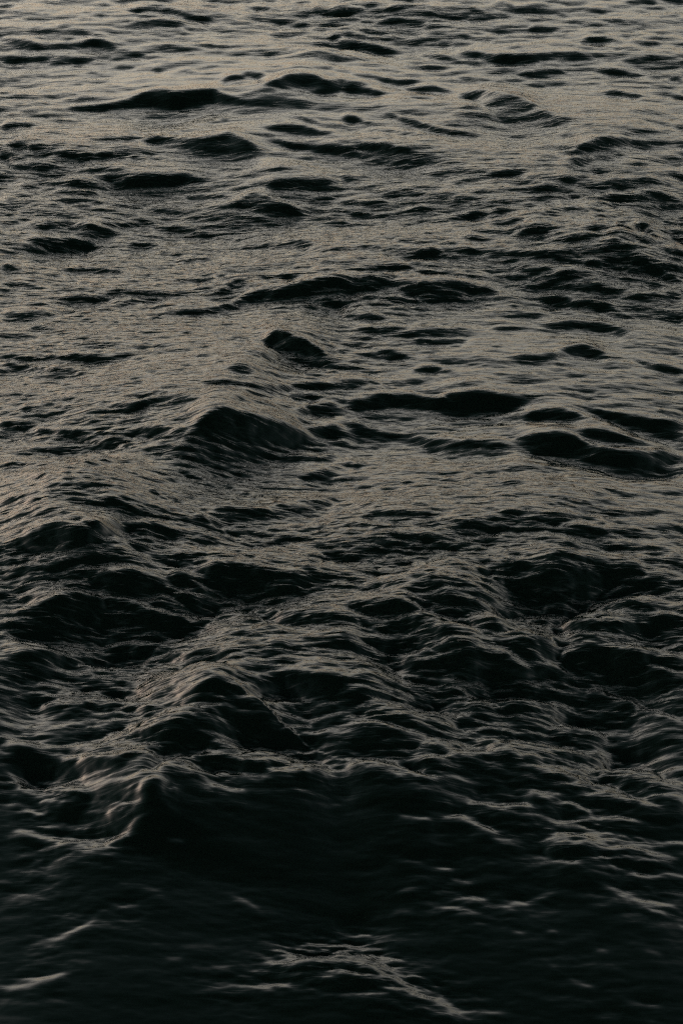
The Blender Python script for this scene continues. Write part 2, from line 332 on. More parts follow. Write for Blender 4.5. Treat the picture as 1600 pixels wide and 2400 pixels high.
    (0.516, 0, [-0.735, 12.077, 0.014, -0.655, 12.099, 0.029, -0.599, 12.154, 0.056, -0.544, 12.239, 0.084, -0.485, 12.204, 0.052, -0.380, 12.160, 0.023]),
    (0.572, 0, [-1.037, 11.795, 0.016, -0.869, 11.831, 0.050, -0.733, 11.833, 0.044, -0.590, 11.918, 0.078, -0.502, 12.022, 0.106, -0.423, 12.074, 0.101, -0.308, 12.051, 0.097, -0.193, 12.080, 0.129, -0.101, 12.125, 0.162, 0.000, 12.140, 0.191, 0.095, 12.161, 0.092, 0.234, 12.181, 0.069, 0.305, 12.244, 0.080, 0.398, 12.260, 0.144, 0.467, 12.221, 0.097, 0.532, 12.107, 0.024]),
    (0.517, 0, [-0.134, 11.915, 0.019, -0.055, 11.945, 0.063, 0.000, 11.944, 0.080, 0.048, 11.905, 0.025]),
    (0.345, 0, [-0.391, 11.725, 0.016, -0.300, 11.705, 0.036, -0.166, 11.739, 0.015]),
    (0.459, 0, [-0.348, 12.296, 0.017, -0.266, 12.288, 0.037, -0.161, 12.256, 0.014]),
    (0.458, 0, [-0.126, 12.317, 0.015, -0.056, 12.299, 0.037, 0.000, 12.300, 0.049, 0.072, 12.326, 0.042, 0.155, 12.350, 0.042, 0.236, 12.336, 0.019]),
    (0.460, 0, [-1.778, 11.853, 0.091, -1.681, 11.804, 0.046, -1.567, 11.800, 0.049, -1.435, 11.823, 0.015]),
    (0.403, 0, [-1.765, 11.749, 0.029, -1.653, 11.754, 0.040, -1.512, 11.703, 0.022]),
    (0.403, 0, [-1.408, 11.774, 0.015, -1.337, 11.750, 0.042, -1.253, 11.685, 0.013]),
    (0.403, 0, [-1.624, 11.510, 0.026, -1.567, 11.595, 0.057, -1.451, 11.547, 0.041, -1.308, 11.449, 0.027]),
    (0.461, 0, [-1.736, 11.515, 0.059, -1.668, 11.507, 0.037, -1.554, 11.474, 0.032]),
    (1.037, 0, [-0.410, 11.268, 0.034, -0.357, 11.327, 0.065, -0.309, 11.364, 0.150, -0.248, 11.308, 0.115, -0.182, 11.266, 0.092, -0.117, 11.198, 0.066, -0.041, 11.143, 0.041]),
    (0.345, 0, [-0.208, 11.548, 0.016, -0.141, 11.491, 0.038, -0.086, 11.401, 0.019]),
    (0.288, 0, [-1.193, 11.642, 0.015, -1.124, 11.619, 0.027, -1.078, 11.607, 0.013]),
    (0.286, 0, [-1.154, 12.567, 0.018, -1.035, 12.576, 0.039, -0.888, 12.517, 0.016]),
    (0.229, 0, [-0.877, 12.325, 0.015, -0.736, 12.328, 0.036, -0.593, 12.273, 0.015]),
    (0.287, 0, [-1.671, 12.404, 0.015, -1.592, 12.436, 0.029, -1.518, 12.404, 0.016]),
    (0.285, 0, [-1.954, 13.259, 0.029, -1.884, 13.297, 0.030, -1.818, 13.265, 0.014]),
    (0.342, 0, [-1.956, 13.705, 0.031, -1.856, 13.730, 0.035, -1.789, 13.694, 0.014]),
    (0.400, 0, [-1.921, 12.996, 0.070, -1.859, 12.885, 0.033, -1.723, 12.861, 0.057, -1.607, 12.902, 0.022]),
    (0.540, 0, [0.613, 13.704, 0.016, 0.717, 13.750, 0.053, 0.835, 13.796, 0.056, 0.965, 13.840, 0.048, 1.164, 13.922, 0.053]),
    (0.512, 0, [1.099, 13.540, 0.019, 1.217, 13.601, 0.049, 1.312, 13.680, 0.084, 1.393, 13.728, 0.073, 1.470, 13.720, 0.070, 1.492, 13.686, 0.019]),
    (0.456, 0, [0.241, 13.591, 0.022, 0.330, 13.611, 0.050, 0.420, 13.635, 0.075, 0.507, 13.587, 0.034, 0.557, 13.557, 0.018]),
    (0.427, 0, [0.000, 13.558, 0.045, 0.101, 13.525, 0.051, 0.202, 13.499, 0.037, 0.303, 13.514, 0.029]),
    (0.485, 0, [0.025, 13.345, 0.020, 0.113, 13.385, 0.059, 0.200, 13.365, 0.061, 0.313, 13.356, 0.030, 0.412, 13.337, 0.019]),
    (0.513, 0, [0.594, 13.193, 0.013, 0.682, 13.239, 0.039, 0.770, 13.249, 0.043, 0.870, 13.276, 0.031, 0.896, 13.295, 0.018]),
    (0.456, 0, [0.868, 13.237, 0.012, 0.920, 13.274, 0.050, 0.992, 13.231, 0.014]),
    (0.542, 0, [0.325, 13.044, 0.016, 0.382, 13.132, 0.046, 0.458, 13.202, 0.044, 0.532, 13.197, 0.021]),
    (0.456, 0, [1.005, 13.434, 0.015, 1.130, 13.442, 0.037, 1.256, 13.451, 0.043, 1.336, 13.499, 0.056, 1.408, 13.451, 0.026, 1.505, 13.413, 0.012]),
    (0.513, 0, [1.109, 13.142, 0.021, 1.212, 13.196, 0.062, 1.312, 13.209, 0.059, 1.458, 13.180, 0.021]),
    (0.470, 0, [1.501, 13.647, 0.023, 1.607, 13.694, 0.067, 1.709, 13.685, 0.051, 1.817, 13.747, 0.084, 1.926, 13.796, 0.105, 2.025, 13.872, 0.213]),
    (0.419, 0, [1.441, 13.397, 0.030, 1.561, 13.476, 0.086, 1.689, 13.498, 0.081, 1.795, 13.540, 0.152, 1.879, 13.497, 0.155, 1.979, 13.494, 0.171]),
    (0.514, 0, [1.293, 12.850, 0.013, 1.376, 12.844, 0.044, 1.448, 12.844, 0.052, 1.491, 12.788, 0.015]),
    (0.571, 0, [1.568, 12.825, 0.030, 1.635, 12.981, 0.071, 1.675, 13.014, 0.107, 1.706, 12.962, 0.140, 1.730, 12.855, 0.125, 1.774, 12.804, 0.044]),
    (0.486, 0, [1.111, 12.656, 0.021, 1.198, 12.710, 0.041, 1.270, 12.716, 0.052, 1.366, 12.717, 0.049, 1.483, 12.697, 0.032, 1.570, 12.728, 0.019]),
    (0.457, 0, [0.918, 12.813, 0.026, 1.004, 12.846, 0.055, 1.092, 12.915, 0.115, 1.166, 12.932, 0.082, 1.212, 12.889, 0.038]),
    (0.400, 0, [0.729, 12.905, 0.015, 0.826, 12.908, 0.039, 0.922, 12.891, 0.013]),
    (0.457, 0, [0.548, 12.951, 0.014, 0.647, 12.972, 0.042, 0.756, 12.972, 0.029]),
    (0.400, 0, [0.687, 12.785, 0.015, 0.771, 12.786, 0.031, 0.855, 12.768, 0.013]),
    (0.342, 0, [0.846, 13.051, 0.013, 0.957, 13.079, 0.047, 1.051, 13.008, 0.018]),
    (0.486, 0, [0.284, 12.500, 0.013, 0.356, 12.547, 0.040, 0.440, 12.576, 0.041, 0.524, 12.612, 0.040, 0.572, 12.599, 0.015]),
    (0.486, 0, [0.575, 12.679, 0.017, 0.668, 12.637, 0.050, 0.786, 12.605, 0.044, 0.903, 12.568, 0.053, 1.008, 12.547, 0.038, 1.124, 12.522, 0.050, 1.257, 12.553, 0.030, 1.380, 12.606, 0.018]),
    (0.344, 0, [0.446, 12.388, 0.013, 0.506, 12.412, 0.031, 0.564, 12.396, 0.012]),
    (0.458, 0, [1.385, 12.520, 0.020, 1.473, 12.584, 0.056, 1.543, 12.571, 0.062, 1.589, 12.549, 0.021]),
    (0.401, 0, [1.379, 12.457, 0.013, 1.514, 12.507, 0.039, 1.571, 12.485, 0.018]),
    (0.401, 0, [1.267, 12.386, 0.013, 1.328, 12.409, 0.041, 1.398, 12.402, 0.012]),
    (0.487, 0, [1.545, 12.455, 0.021, 1.637, 12.443, 0.078, 1.692, 12.402, 0.089, 1.756, 12.341, 0.077, 1.829, 12.275, 0.053]),
    (0.343, 0, [1.658, 12.525, 0.015, 1.752, 12.517, 0.032, 1.857, 12.511, 0.044]),
    (0.457, 0, [1.789, 12.927, 0.034, 1.864, 12.943, 0.057, 1.910, 12.938, 0.121]),
    (0.487, 0, [0.961, 12.359, 0.016, 1.030, 12.353, 0.056, 1.120, 12.309, 0.038, 1.177, 12.281, 0.012]),
    (0.344, 0, [0.632, 12.340, 0.018, 0.704, 12.378, 0.042, 0.799, 12.387, 0.027]),
    (0.545, 0, [0.254, 12.124, 0.055, 0.346, 12.115, 0.107, 0.460, 12.087, 0.110, 0.553, 12.108, 0.126, 0.646, 12.121, 0.129, 0.737, 12.101, 0.082, 0.851, 12.071, 0.029]),
    (0.459, 0, [0.855, 12.143, 0.014, 0.973, 12.171, 0.048, 1.078, 12.188, 0.046, 1.158, 12.186, 0.044, 1.248, 12.143, 0.041]),
    (0.546, 0, [0.986, 12.014, 0.018, 1.066, 12.023, 0.068, 1.146, 12.024, 0.074, 1.233, 11.964, 0.073, 1.323, 11.947, 0.079, 1.388, 11.907, 0.063, 1.475, 11.855, 0.033]),
    (0.344, 0, [1.250, 12.171, 0.012, 1.319, 12.174, 0.051, 1.384, 12.111, 0.042]),
    (0.425, 0, [1.442, 11.996, 0.017, 1.548, 12.023, 0.054, 1.665, 12.049, 0.083, 1.811, 12.125, 0.207]),
    (0.402, 0, [1.629, 11.808, 0.020, 1.722, 11.837, 0.063, 1.779, 11.857, 0.111]),
    (0.488, 0, [0.147, 11.780, 0.013, 0.271, 11.802, 0.026, 0.407, 11.837, 0.040, 0.520, 11.818, 0.019]),
    (0.517, 0, [0.000, 11.737, 0.077, 0.079, 11.724, 0.052, 0.157, 11.691, 0.050, 0.246, 11.681, 0.015]),
    (0.489, 0, [0.819, 11.705, 0.015, 0.922, 11.744, 0.049, 1.014, 11.762, 0.044, 1.069, 11.745, 0.020]),
    (0.460, 0, [0.743, 11.538, 0.015, 0.843, 11.559, 0.038, 0.933, 11.558, 0.013]),
    (0.518, 0, [0.981, 11.614, 0.021, 1.092, 11.616, 0.053, 1.207, 11.652, 0.086, 1.318, 11.646, 0.103, 1.402, 11.588, 0.088, 1.486, 11.532, 0.037]),
    (0.489, 0, [0.022, 11.528, 0.016, 0.133, 11.532, 0.047, 0.243, 11.516, 0.051, 0.353, 11.479, 0.034, 0.486, 11.492, 0.054, 0.597, 11.517, 0.055, 0.706, 11.473, 0.048]),
    (0.345, 0, [0.852, 11.882, 0.023, 0.945, 11.922, 0.041, 1.012, 11.900, 0.028]),
    (0.455, 0, [0.000, 13.919, 0.084, 0.103, 13.879, 0.048, 0.207, 13.883, 0.027]),
    (0.284, 0, [0.531, 13.910, 0.024, 0.608, 13.904, 0.053, 0.683, 13.838, 0.019]),
    (0.343, 0, [0.264, 12.696, 0.015, 0.312, 12.702, 0.025, 0.372, 12.698, 0.014]),
    (0.345, 0, [0.148, 11.875, 0.015, 0.216, 11.885, 0.053, 0.283, 11.858, 0.016]),
    (0.519, 0, [-1.705, 11.262, 0.056, -1.635, 11.228, 0.065, -1.564, 11.180, 0.050, -1.487, 11.173, 0.033, -1.313, 11.162, 0.048, -1.225, 11.147, 0.071, -1.128, 11.148, 0.063, -1.021, 11.155, 0.050, -0.937, 11.193, 0.019]),
    (0.462, 0, [-1.686, 11.111, 0.041, -1.621, 11.110, 0.075, -1.508, 11.068, 0.053, -1.416, 11.011, 0.038, -1.349, 10.985, 0.054, -1.262, 10.964, 0.061]),
    (0.491, 0, [-1.513, 10.915, 0.018, -1.420, 10.946, 0.037, -1.359, 10.976, 0.087, -1.282, 10.958, 0.064, -1.203, 10.903, 0.031]),
    (0.288, 0, [-1.715, 11.347, 0.022, -1.626, 11.338, 0.023, -1.512, 11.298, 0.012]),
    (0.462, 0, [-0.984, 10.820, 0.014, -0.921, 10.826, 0.030, -0.857, 10.820, 0.013]),
    (0.461, 0, [-0.730, 10.984, 0.016, -0.668, 11.019, 0.045, -0.595, 11.038, 0.019]),
    (0.490, 0, [-0.504, 10.903, 0.018, -0.433, 10.993, 0.041, -0.362, 11.111, 0.066, -0.290, 11.221, 0.114, -0.214, 11.187, 0.140, -0.138, 11.143, 0.087, -0.052, 11.102, 0.081, 0.000, 11.074, 0.057]),
    (0.520, 0, [-0.559, 10.734, 0.056, -0.515, 10.788, 0.069, -0.478, 10.794, 0.070, -0.425, 10.762, 0.027]),
    (0.462, 0, [-0.540, 10.537, 0.024, -0.482, 10.623, 0.079, -0.400, 10.626, 0.067, -0.319, 10.670, 0.055, -0.238, 10.752, 0.038, -0.123, 10.760, 0.039, 0.000, 10.772, 0.035, 0.075, 10.798, 0.046, 0.139, 10.814, 0.045, 0.212, 10.814, 0.036]),
    (0.521, 0, [-1.116, 10.429, 0.014, -1.040, 10.374, 0.040, -0.935, 10.340, 0.048, -0.889, 10.403, 0.063, -0.819, 10.416, 0.083, -0.745, 10.375, 0.078, -0.671, 10.320, 0.047, -0.629, 10.292, 0.021]),
    (0.463, 0, [-1.596, 10.410, 0.024, -1.468, 10.372, 0.023, -1.358, 10.396, 0.026, -1.257, 10.410, 0.023, -1.184, 10.393, 0.021, -1.133, 10.393, 0.012]),
    (0.521, 0, [-1.256, 10.288, 0.012, -1.205, 10.293, 0.030, -1.130, 10.239, 0.017, -1.087, 10.210, 0.012]),
    (0.522, 0, [-1.586, 10.334, 0.122, -1.512, 10.312, 0.076, -1.441, 10.315, 0.061, -1.370, 10.308, 0.027]),
    (0.521, 0, [-0.518, 10.278, 0.015, -0.491, 10.335, 0.037, -0.461, 10.338, 0.013]),
    (0.619, 0, [-0.726, 9.876, 0.017, -0.673, 9.984, 0.122, -0.636, 10.036, 0.139, -0.598, 10.084, 0.197, -0.551, 10.123, 0.234, -0.503, 10.144, 0.236, -0.453, 10.139, 0.225, -0.385, 10.168, 0.216, -0.326, 10.179, 0.177, -0.257, 10.187, 0.122, -0.198, 10.188, 0.075, -0.118, 10.153, 0.016]),
    (0.290, 0, [-0.667, 9.854, 0.016, -0.554, 9.913, 0.111, -0.439, 9.956, 0.135, -0.313, 9.998, 0.095, -0.216, 10.065, 0.106]),
    (0.523, 0, [-0.321, 9.939, 0.013, -0.224, 9.959, 0.037, -0.116, 9.963, 0.038, 0.000, 10.028, 0.111]),
    (0.522, 0, [-0.997, 10.086, 0.013, -0.918, 10.096, 0.045, -0.836, 10.062, 0.056, -0.753, 10.004, 0.073, -0.683, 9.984, 0.079]),
    (0.493, 0, [-1.345, 10.076, 0.013, -1.272, 10.142, 0.046, -1.200, 10.133, 0.053, -1.137, 10.101, 0.046, -1.083, 10.038, 0.037, -1.011, 10.021, 0.045, -0.951, 10.003, 0.023]),
    (0.494, 0, [-1.541, 9.969, 0.028, -1.445, 9.995, 0.047, -1.328, 10.013, 0.048, -1.211, 10.028, 0.056, -1.090, 10.001, 0.039, -0.988, 9.969, 0.033, -0.906, 9.923, 0.019]),
    (0.406, 0, [-0.893, 9.879, 0.012, -0.806, 9.899, 0.047, -0.745, 9.862, 0.037, -0.695, 9.833, 0.012]),
    (0.465, 0, [-1.520, 9.813, 0.098, -1.461, 9.810, 0.057, -1.379, 9.779, 0.039, -1.267, 9.728, 0.025]),
    (0.436, 0, [-1.184, 9.425, 0.035, -1.108, 9.601, 0.139, -1.019, 9.660, 0.076, -0.909, 9.714, 0.052, -0.872, 9.728, 0.017]),
    (0.495, 0, [-1.396, 9.531, 0.019, -1.309, 9.449, 0.048, -1.232, 9.358, 0.039, -1.152, 9.313, 0.024]),
    (0.349, 0, [-1.499, 9.655, 0.053, -1.449, 9.643, 0.033]),
    (0.408, 0, [-1.457, 9.352, 0.018, -1.395, 9.311, 0.029, -1.342, 9.262, 0.012]),
    (0.553, 0, [-0.738, 9.653, 0.012, -0.703, 9.636, 0.035, -0.655, 9.614, 0.029, -0.597, 9.586, 0.012]),
    (0.553, 0, [-0.612, 9.707, 0.012, -0.565, 9.720, 0.023, -0.487, 9.680, 0.012]),
    (0.524, 0, [-0.550, 9.602, 0.012, -0.491, 9.553, 0.016, -0.422, 9.471, 0.018, -0.326, 9.413, 0.012]),
    (0.466, 0, [-0.796, 9.471, 0.014, -0.754, 9.534, 0.044, -0.717, 9.542, 0.012]),
    (0.495, 0, [-0.860, 9.230, 0.012, -0.813, 9.320, 0.062, -0.766, 9.314, 0.061, -0.691, 9.280, 0.028]),
    (0.554, 0, [-1.013, 9.105, 0.015, -0.994, 9.149, 0.064, -0.951, 9.130, 0.067, -0.905, 9.110, 0.055, -0.841, 9.085, 0.017]),
    (0.466, 0, [-0.959, 9.220, 0.012, -0.930, 9.255, 0.030, -0.899, 9.264, 0.012]),
    (0.466, 0, [-1.423, 9.231, 0.012, -1.333, 9.183, 0.014, -1.243, 9.130, 0.012]),
    (0.349, 0, [-1.121, 9.198, 0.012, -1.043, 9.240, 0.012, -1.000, 9.270, 0.012]),
    (0.347, 0, [-0.287, 10.625, 0.016, -0.185, 10.682, 0.061, -0.091, 10.659, 0.071]),
    (0.550, 0, [-0.271, 10.367, 0.027, -0.172, 10.496, 0.062, -0.091, 10.556, 0.086, 0.000, 10.587, 0.133]),
    (0.522, 0, [-0.198, 10.216, 0.028, -0.119, 10.276, 0.074, 0.000, 10.331, 0.148]),
    (0.406, 0, [-0.229, 9.699, 0.017, -0.133, 9.764, 0.066, 0.000, 9.866, 0.162]),
    (0.525, 0, [-0.323, 9.328, 0.024, -0.249, 9.331, 0.035, -0.138, 9.384, 0.052, 0.000, 9.466, 0.114]),
    (0.461, 0, [0.340, 11.390, 0.030, 0.417, 11.397, 0.065, 0.526, 11.391, 0.037, 0.658, 11.398, 0.048]),
    (0.490, 0, [0.054, 11.299, 0.018, 0.152, 11.302, 0.043, 0.217, 11.252, 0.061, 0.313, 11.180, 0.034, 0.398, 11.144, 0.016]),
    (0.548, 0, [0.329, 10.964, 0.014, 0.405, 11.019, 0.051, 0.459, 11.025, 0.067, 0.510, 10.966, 0.041, 0.593, 10.923, 0.018]),
    (0.548, 0, [0.784, 11.116, 0.019, 0.924, 11.123, 0.050, 1.033, 11.147, 0.053, 1.105, 11.237, 0.088, 1.185, 11.285, 0.125, 1.248, 11.258, 0.108, 1.299, 11.212, 0.111, 1.343, 11.110, 0.028]),
    (0.346, 0, [0.956, 10.974, 0.015, 1.033, 10.998, 0.048, 1.105, 10.974, 0.016]),
    (0.685, 0, [0.208, 10.697, 0.028, 0.312, 10.674, 0.061, 0.414, 10.641, 0.073, 0.465, 10.616, 0.085, 0.518, 10.660, 0.143, 0.580, 10.658, 0.159, 0.642, 10.656, 0.167, 0.714, 10.644, 0.153, 0.785, 10.622, 0.116, 0.847, 10.612, 0.097, 0.927, 10.570, 0.027]),
    (0.492, 0, [0.000, 10.599, 0.113, 0.103, 10.606, 0.089, 0.208, 10.664, 0.086, 0.311, 10.666, 0.077, 0.414, 10.624, 0.048]),
    (0.637, 0, [0.833, 10.381, 0.013, 0.897, 10.439, 0.050, 0.959, 10.461, 0.084, 1.020, 10.456, 0.090, 1.078, 10.422, 0.066, 1.145, 10.361, 0.029]),
    (0.603, 0, [1.116, 10.502, 0.026, 1.207, 10.487, 0.054, 1.314, 10.435, 0.086, 1.424, 10.408, 0.111, 1.513, 10.388, 0.114, 1.597, 10.409, 0.192]),
    (0.674, 0, [0.735, 10.104, 0.019, 0.816, 10.145, 0.099, 0.895, 10.146, 0.143, 0.975, 10.152, 0.179, 1.034, 10.141, 0.173, 1.082, 10.104, 0.154, 1.137, 10.061, 0.154, 1.202, 10.011, 0.163, 1.280, 10.001, 0.155, 1.382, 10.027, 0.133, 1.489, 10.075, 0.165, 1.558, 10.087, 0.170]),
    (0.432, 0, [0.303, 10.303, 0.036, 0.402, 10.230, 0.116, 0.499, 10.165, 0.173, 0.596, 10.122, 0.175, 0.695, 10.102, 0.179, 0.796, 10.127, 0.249]),
    (0.580, 0, [1.043, 10.130, 0.012, 1.120, 10.199, 0.067, 1.191, 10.209, 0.068, 1.248, 10.178, 0.046, 1.325, 10.142, 0.021, 1.398, 10.159, 0.012]),
    (0.522, 0, [0.000, 10.374, 0.146, 0.081, 10.358, 0.101, 0.152, 10.324, 0.055, 0.242, 10.294, 0.030, 0.303, 10.279, 0.019]),
    (0.462, 0, [1.405, 11.183, 0.017, 1.482, 11.107, 0.044, 1.564, 11.072, 0.045, 1.676, 11.036, 0.043]),
    (0.288, 0, [1.427, 11.389, 0.020, 1.530, 11.340, 0.034, 1.699, 11.285, 0.046]),
    (0.491, 0, [1.103, 10.709, 0.012, 1.167, 10.719, 0.032, 1.288, 10.679, 0.012]),
    (0.407, 0, [0.000, 9.953, 0.061, 0.059, 9.912, 0.048, 0.107, 9.866, 0.015]),
    (0.291, 0, [0.504, 9.604, 0.012, 0.570, 9.581, 0.046, 0.644, 9.548, 0.013]),
    (0.349, 0, [0.171, 9.564, 0.012, 0.246, 9.550, 0.037, 0.321, 9.503, 0.012]),
    (0.291, 0, [1.031, 9.426, 0.012, 1.137, 9.539, 0.046, 1.211, 9.522, 0.013]),
    (0.408, 0, [0.000, 9.424, 0.042, 0.093, 9.353, 0.032, 0.203, 9.269, 0.036]),
    (0.406, 0, [0.407, 10.380, 0.012, 0.476, 10.330, 0.022, 0.529, 10.385, 0.024, 0.631, 10.397, 0.015]),
    (-0.167, 1, [0.389, 10.484, 0.045, 0.534, 10.506, 0.131, 0.719, 10.508, 0.128, 0.822, 10.528, 0.103, 0.924, 10.530, 0.073, 0.955, 10.544, 0.062]),
    (-0.175, 1, [1.044, 10.131, 0.021, 1.124, 10.123, 0.068, 1.189, 10.080, 0.077, 1.266, 10.052, 0.055]),
    (-0.161, 1, [1.265, 9.827, 0.057, 1.364, 9.839, 0.181, 1.468, 9.885, 0.167, 1.531, 9.872, 0.064]),
    (-0.149, 1, [1.084, 10.486, 0.061, 1.142, 10.434, 0.074, 1.218, 10.373, 0.121, 1.312, 10.296, 0.124, 1.408, 10.240, 0.084, 1.506, 10.217, 0.047]),
    (-0.127, 1, [0.356, 10.389, 0.045, 0.488, 10.382, 0.155, 0.711, 10.373, 0.138, 0.915, 10.392, 0.177, 1.115, 10.366, 0.115]),
    (0.643, 0, [-1.370, 8.868, 0.013, -1.289, 8.880, 0.051, -1.218, 8.895, 0.079, -1.160, 8.905, 0.100, -1.098, 8.864, 0.085, -1.034, 8.852, 0.065, -1.013, 8.914, 0.104, -0.966, 8.966, 0.129, -0.921, 8.959, 0.069, -0.885, 8.954, 0.012]),
    (0.555, 0, [-0.826, 8.992, 0.015, -0.782, 9.016, 0.056, -0.736, 9.003, 0.048, -0.679, 8.936, 0.015]),
    (0.409, 0, [-0.892, 8.814, 0.012, -0.843, 8.860, 0.044, -0.781, 8.852, 0.015]),
    (0.498, 0, [-1.380, 8.719, 0.022, -1.306, 8.705, 0.027, -1.234, 8.690, 0.029, -1.180, 8.688, 0.019, -1.111, 8.704, 0.046, -1.059, 8.709, 0.032, -0.992, 8.745, 0.042, -0.938, 8.727, 0.012]),
    (0.586, 0, [-1.097, 8.536, 0.015, -1.015, 8.586, 0.025, -0.948, 8.623, 0.054, -0.895, 8.623, 0.072, -0.827, 8.627, 0.072, -0.758, 8.631, 0.061, -0.705, 8.614, 0.027]),
    (0.668, 0, [-1.342, 8.398, 0.192, -1.272, 8.393, 0.172, -1.190, 8.435, 0.189, -1.123, 8.456, 0.185, -1.058, 8.492, 0.178, -0.989, 8.490, 0.162, -0.940, 8.514, 0.167, -0.870, 8.504, 0.156, -0.800, 8.479, 0.140, -0.711, 8.444, 0.117, -0.642, 8.426, 0.105, -0.575, 8.438, 0.094, -0.522, 8.410, 0.060, -0.449, 8.331, 0.081, -0.396, 8.264, 0.021]),
    (0.528, 0, [-0.724, 8.649, 0.012, -0.673, 8.675, 0.066, -0.619, 8.649, 0.051, -0.565, 8.606, 0.052, -0.496, 8.610, 0.058, -0.442, 8.553, 0.018]),
    (0.582, 0, [-0.632, 8.714, 0.012, -0.570, 8.723, 0.074, -0.518, 8.728, 0.126, -0.447, 8.728, 0.137, -0.368, 8.715, 0.155, -0.288, 8.694, 0.164, -0.217, 8.670, 0.148, -0.148, 8.699, 0.107, -0.077, 8.714, 0.075, 0.000, 8.694, 0.053]),
    (0.528, 0, [-0.686, 8.581, 0.012, -0.615, 8.559, 0.054, -0.537, 8.551, 0.056, -0.458, 8.519, 0.038]),
    (0.588, 0, [-0.459, 8.553, 0.035, -0.362, 8.501, 0.140, -0.265, 8.466, 0.112, -0.144, 8.388, 0.063, 0.000, 8.399, 0.095]),
    (0.554, 0, [-0.617, 9.272, 0.058, -0.560, 9.241, 0.095, -0.450, 9.254, 0.108, -0.340, 9.265, 0.085, -0.202, 9.312, 0.081, -0.063, 9.368, 0.083, 0.000, 9.384, 0.097]),
    (0.648, 0, [-1.309, 8.125, 0.103, -1.223, 8.115, 0.098, -1.144, 8.142, 0.122, -1.063, 8.158, 0.077, -0.983, 8.188, 0.088, -0.900, 8.182, 0.053, -0.849, 8.174, 0.013]),
    (0.472, 0, [-1.292, 7.982, 0.042, -1.213, 8.003, 0.045, -1.134, 8.029, 0.068]),
    (0.530, 0, [-0.941, 8.271, 0.100, -0.823, 8.295, 0.097, -0.737, 8.276, 0.063, -0.685, 8.269, 0.027]),
    (0.530, 0, [-0.731, 8.191, 0.017, -0.647, 8.195, 0.047, -0.559, 8.148, 0.088, -0.475, 8.149, 0.108, -0.389, 8.094, 0.091, -0.305, 8.055, 0.015]),
    (0.708, 0, [-0.457, 7.782, 0.012, -0.377, 7.803, 0.013, -0.300, 7.900, 0.038, -0.220, 7.957, 0.057, -0.138, 7.948, 0.074, -0.072, 7.923, 0.070, 0.000, 7.901, 0.079, 0.059, 7.883, 0.043]),
    (-0.242, 1, [-1.348, 8.445, 0.029, -1.295, 8.432, 0.050, -1.229, 8.467, 0.058, -1.153, 8.491, 0.048, -1.086, 8.520, 0.040, -1.062, 8.532, 0.039]),
    (-0.243, 1, [-0.908, 8.549, 0.033, -0.821, 8.534, 0.057, -0.732, 8.491, 0.049, -0.663, 8.489, 0.040]),
    (-0.221, 1, [-0.634, 8.429, 0.019, -0.575, 8.438, 0.044, -0.508, 8.484, 0.074, -0.435, 8.385, 0.057, -0.388, 8.299, 0.038]),
    (-0.255, 1, [-1.324, 8.248, 0.049, -1.240, 8.241, 0.093, -1.157, 8.250, 0.077, -1.102, 8.210, 0.049]),
    (-0.233, 1, [-1.061, 8.139, 0.017, -0.981, 8.158, 0.048, -0.898, 8.161, 0.063, -0.794, 8.130, 0.036]),
    (-0.165, 1, [-0.459, 8.552, 0.031, -0.370, 8.498, 0.112, -0.273, 8.412, 0.113, -0.194, 8.340, 0.064]),
    (-0.204, 1, [-0.808, 8.087, 0.037, -0.708, 8.104, 0.100, -0.598, 8.087, 0.169, -0.472, 8.072, 0.236, -0.369, 8.016, 0.108]),
    (-0.159, 1, [-1.013, 8.564, 0.028, -0.978, 8.553, 0.043, -0.945, 8.583, 0.021]),
    (0.525, 0, [0.055, 9.243, 0.034, 0.129, 9.254, 0.057, 0.230, 9.225, 0.066, 0.349, 9.204, 0.056, 0.440, 9.191, 0.047]),
    (0.555, 0, [0.416, 9.027, 0.012, 0.473, 9.093, 0.064, 0.546, 9.121, 0.070, 0.618, 9.099, 0.052, 0.691, 9.095, 0.035, 0.799, 9.087, 0.035, 0.863, 9.085, 0.012]),
    (0.467, 0, [0.641, 9.179, 0.020, 0.715, 9.189, 0.029, 0.787, 9.178, 0.017]),
    (0.526, 0, [0.315, 8.983, 0.012, 0.361, 8.998, 0.039, 0.405, 8.974, 0.017, 0.441, 8.968, 0.012]),
    (0.409, 0, [0.135, 8.959, 0.012, 0.225, 8.960, 0.024, 0.287, 8.944, 0.012]),
    (0.467, 0, [0.873, 9.095, 0.016, 0.964, 9.101, 0.051, 1.045, 9.092, 0.044, 1.108, 9.073, 0.019]),
    (0.405, 0, [0.456, 8.689, 0.018, 0.547, 8.744, 0.084, 0.601, 8.777, 0.186, 0.673, 8.792, 0.208, 0.752, 8.787, 0.212, 0.823, 8.791, 0.234, 0.887, 8.814, 0.260, 0.960, 8.836, 0.235, 1.031, 8.833, 0.205, 1.102, 8.826, 0.188, 1.170, 8.794, 0.162, 1.237, 8.747, 0.129, 1.307, 8.740, 0.124, 1.388, 8.765, 0.131]),
    (0.527, 0, [1.193, 8.837, 0.014, 1.284, 8.861, 0.038, 1.406, 8.913, 0.093]),
    (0.587, 0, [0.000, 8.495, 0.040, 0.086, 8.453, 0.067, 0.172, 8.465, 0.099, 0.223, 8.447, 0.088, 0.265, 8.415, 0.063, 0.290, 8.383, 0.022]),
    (0.559, 0, [0.085, 8.322, 0.021, 0.170, 8.345, 0.058, 0.256, 8.351, 0.064, 0.322, 8.306, 0.044, 0.405, 8.255, 0.029, 0.472, 8.244, 0.012]),
    (0.529, 0, [0.493, 8.331, 0.012, 0.544, 8.323, 0.028, 0.595, 8.315, 0.016, 0.629, 8.313, 0.012]),
